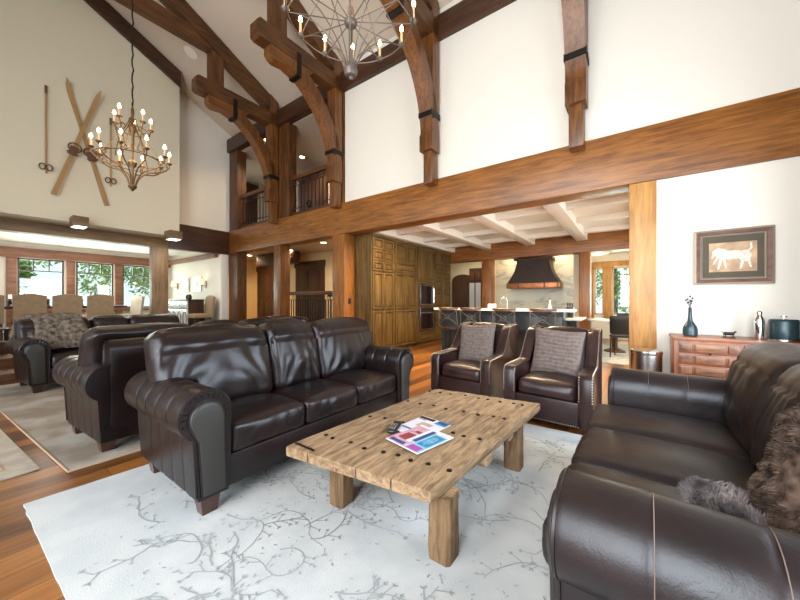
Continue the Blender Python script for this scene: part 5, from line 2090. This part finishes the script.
for (x0_, x1_, m, l) in ((-12.9, -12.38, 'cupw', 'left framed print with pale picture on the dining wall'), (-12.0, -11.42, 'teal', 'right framed print in dark tones on the dining wall')):
    t = thing('framed_print', l, 'picture', ((x0_ + x1_) / 2, 4.715, 1.74), 0, 'framed prints between the sconces')
    hw = (x1_ - x0_) / 2
    frame_ring(hw, .24, hw - .05, .19, -.03, -.02, 'silver', 'frame', t)
    B().box(-hw + .05, hw - .05, -.015, -.005, -.19, .19).build('print', 'cupw', t)
    if m == 'teal':
        B().box(-.12, .12, -.018, -.014, -.1, .1).build('picture_image', 'island', t)
for x, l in ((-13.35, 'left candle sconce glowing on the dining wall'), (-11.12, 'right candle sconce glowing on the dining wall')):
    t = thing('wall_sconce', l, 'wall lamp', (x, 4.71, 1.72), 0, 'candle sconces on the dining wall')
    B().box(-.03, .03, -.02, 0, -.12, .12, .005).build('backplate', 'bronze', t)
    B().tube([(0, -.02, -.03), (0, -.1, -.06), (0, -.14, 0)], .01, 6).build('arm', 'bronze', t)
    B().lathe([(.06, 0), (.08, -.02), (.05, .16), (.04, .17)], (0, -.14, .0), 16).build('lamp_shade', 'shade', t)
    plight((x, 4.5, 1.95), .7, .06)
area('dining_room_fill', (-12.1, 1.4, 2.78), (0, 0, 0), .6, .6, 34, (1, .86, .74))  # added fill without a fixture, brightens the dining room
area('dining_ceiling_fill', (-12.1, 1.4, 1.2), (R(180), 0, 0), 1.4, 3.2, 36, (1, .9, .8))  # added fill without a fixture, aimed up to brighten the dining ceiling

# dark low console with glassware at far left
t = thing('glass_console', 'low black console with glassware at the far left edge', 'console', (-8.75, .25, .30))
B().box(-.2, .2, -.35, .28, 0, .2, .01).build('cabinet_body', 'dark_x', t)
B().box(-.22, .22, -.37, .3, .4, .43, .005).build('shelf_top', 'black', t)
for sx in (-1, 1):
    for sy in (-.33, .26):
        B().box(sx * .19 - .015, sx * .19 + .015, sy - .015, sy + .015, .19, .41).build('post', 'black', t)
for k in range(4):
    tag(B().lathe([(.03, 0), (.035, .01), (.04, .1), (.038, .12)], (-8.65, .02 + k * .12, .505), 12).build('glass_tumbler', 'chrome'),
        ['first', 'second', 'third', 'fourth'][k] + ' shiny tumbler from the left in the low black console', 'glass', 'tumblers in the black console')

# small leather settee behind the first sofa
t = thing('club_settee', 'dark leather settee seen over the first sofa before the hallway', 'settee', (-6.45, 4.25, 0), R(20))
B().box(-.55, .55, -.35, .3, .1, .42, .03).build('seat', 'leather', t)
B().dome_cushion(0, .28, .56, 1.12, .17, .52, .07, (0, .02, .02), .004, 4, 1, (18, 6, 10)).build('backrest', 'leather', t, angle=80)
for sg in (-1, 1):
    B().dome_cushion(sg * .53, -.02, .38, .14, .66, .46, .06, (0, 0, .01), .003, 4, 1, (6, 10, 8)).build('arm', 'leather', t, angle=80)
    for sy in (-.28, .26):
        B().cyl((sg * .48, sy, 0), .025, 0, .12, 8).build('leg', 'leg', t)

# loft furniture
t = thing('loft_bench', 'black scrolled bench behind the right loft railing', 'bench', (-6.75, 5.9, 3.3), 0)
B().box(-.75, .75, -.2, .2, .35, .42, .02).build('seat', 'black', t)
for sg in (-1, 1):
    B().tube([(sg * .7, 0, .38), (sg * .78, 0, .6)] + [(sg * (.74 + .09 * math.cos(a * .7)), 0, .66 + .09 * math.sin(a * .7)) for a in range(8)], .03, 8).build('scroll_arm', 'iron', t)
    for sy in (-.15, .15):
        B().cyl((sg * .65, sy, 0), .025, 0, .36, 8).build('leg', 'iron', t)
t = thing('loft_planter', 'round black pot behind the loft railing near the second truss', 'pot', (-5.72, 5.6, 3.3))
B().lathe([(.12, 0), (.16, .05), (.2, .3), (.19, .5), (.14, .55)], n=20).build('pot_body', 'iron', t)

# wall switch on post
tag(B().box(-5.085, -5.07, 5.05, 5.13, 1.13, 1.25, .002).build('light_switch', 'black'), 'small dark switch plate on the brown post by the pantry', 'switch')

# ================================================================ OUTDOORS
def tree(label, x, y, h, r, mat, seed, leaves=4200):
    t = thing('garden_tree', label, 'tree', (x, y, -.3), 0, 'garden trees outside the windows')
    B().tube([(0, 0, 0), (.1, 0, h * .3), (0, .1, h * .65), (0, 0, h * .9)], [.16, .12, .08, .03], 8).build('trunk', 'bark', t)
    rr_ = random.Random(seed)
    b = B()
    cl = [(rr_.uniform(-1, 1) * r * .7, rr_.uniform(-1, 1) * r * .7, h * rr_.uniform(.25, 1.0), rr_.uniform(.3, .6) * r) for _ in range(16)]
    for k in range(leaves):
        c = cl[k % 16]
        d = Vector((rr_.gauss(0, 1), rr_.gauss(0, 1), rr_.gauss(0, 1))).normalized() * c[3] * rr_.uniform(.5, 1.05)
        p = Vector((c[0], c[1], c[2])) + d
        a = Vector((rr_.uniform(-1, 1), rr_.uniform(-1, 1), rr_.uniform(-1, 1))).normalized()
        u = a.orthogonal().normalized() * rr_.uniform(.07, .15)
        v = a.cross(u).normalized() * rr_.uniform(.06, .12)
        b.bm.faces.new([b.bm.verts.new(p + q) for q in (-u, v * .6, u, -v * .6)])
    b.build('foliage', mat, t, angle=180)
    return t


o = B().box(-40, -14.9, -14, 24, -.4, -.31).build('lawn', 'lawn')
tag(o, 'bright lawn outside the dining windows', 'lawn', None, 'stuff')
o = B().box(-14.8, 20, 13.3, 34, -.4, -.31).build('lawn', 'lawn')
tag(o, 'bright lawn outside the breakfast nook windows', 'lawn', None, 'stuff')
for i, a in enumerate(((-20.5, 3.0, 6.5, 1.7, 'leafb'), (-25.5, 5.6, 7.5, 2.1, 'leaf'), (-20.5, 7.0, 5.5, 1.7, 'leafb'), (-26, .6, 3.9, 1.7, 'leaf'), (-25.5, 11, 8, 2.4, 'leaf'))):
    tree(['pale tree outside the middle dining window', 'tall green tree outside the right dining window', 'pale shrubby tree at the right dining window edge', 'low green tree outside the left dining window', 'big green tree farther right beyond the dining room'][i],
         a[0], a[1], a[2], a[3], a[4], i)
for i, a in enumerate(((-2.9, 18.5, 6, 1.6, 'leafb'), (.6, 17.5, 5.5, 1.5, 'leafb'), (-1.0, 23, 7.5, 2.1, 'leaf'))):
    tree(['pale tree outside the narrow nook window', 'pale leafy tree outside the wider nook window', 'tall green tree behind the others outside the nook'][i], a[0], a[1], a[2], a[3], a[4], 10 + i)
sund = bpy.data.lights.new('sun', 'SUN')
sund.energy = 4
sund.angle = R(2)
suno = bpy.data.objects.new('sun', sund)
COL.objects.link(suno)
suno.rotation_euler = (R(-38), 0, 0)
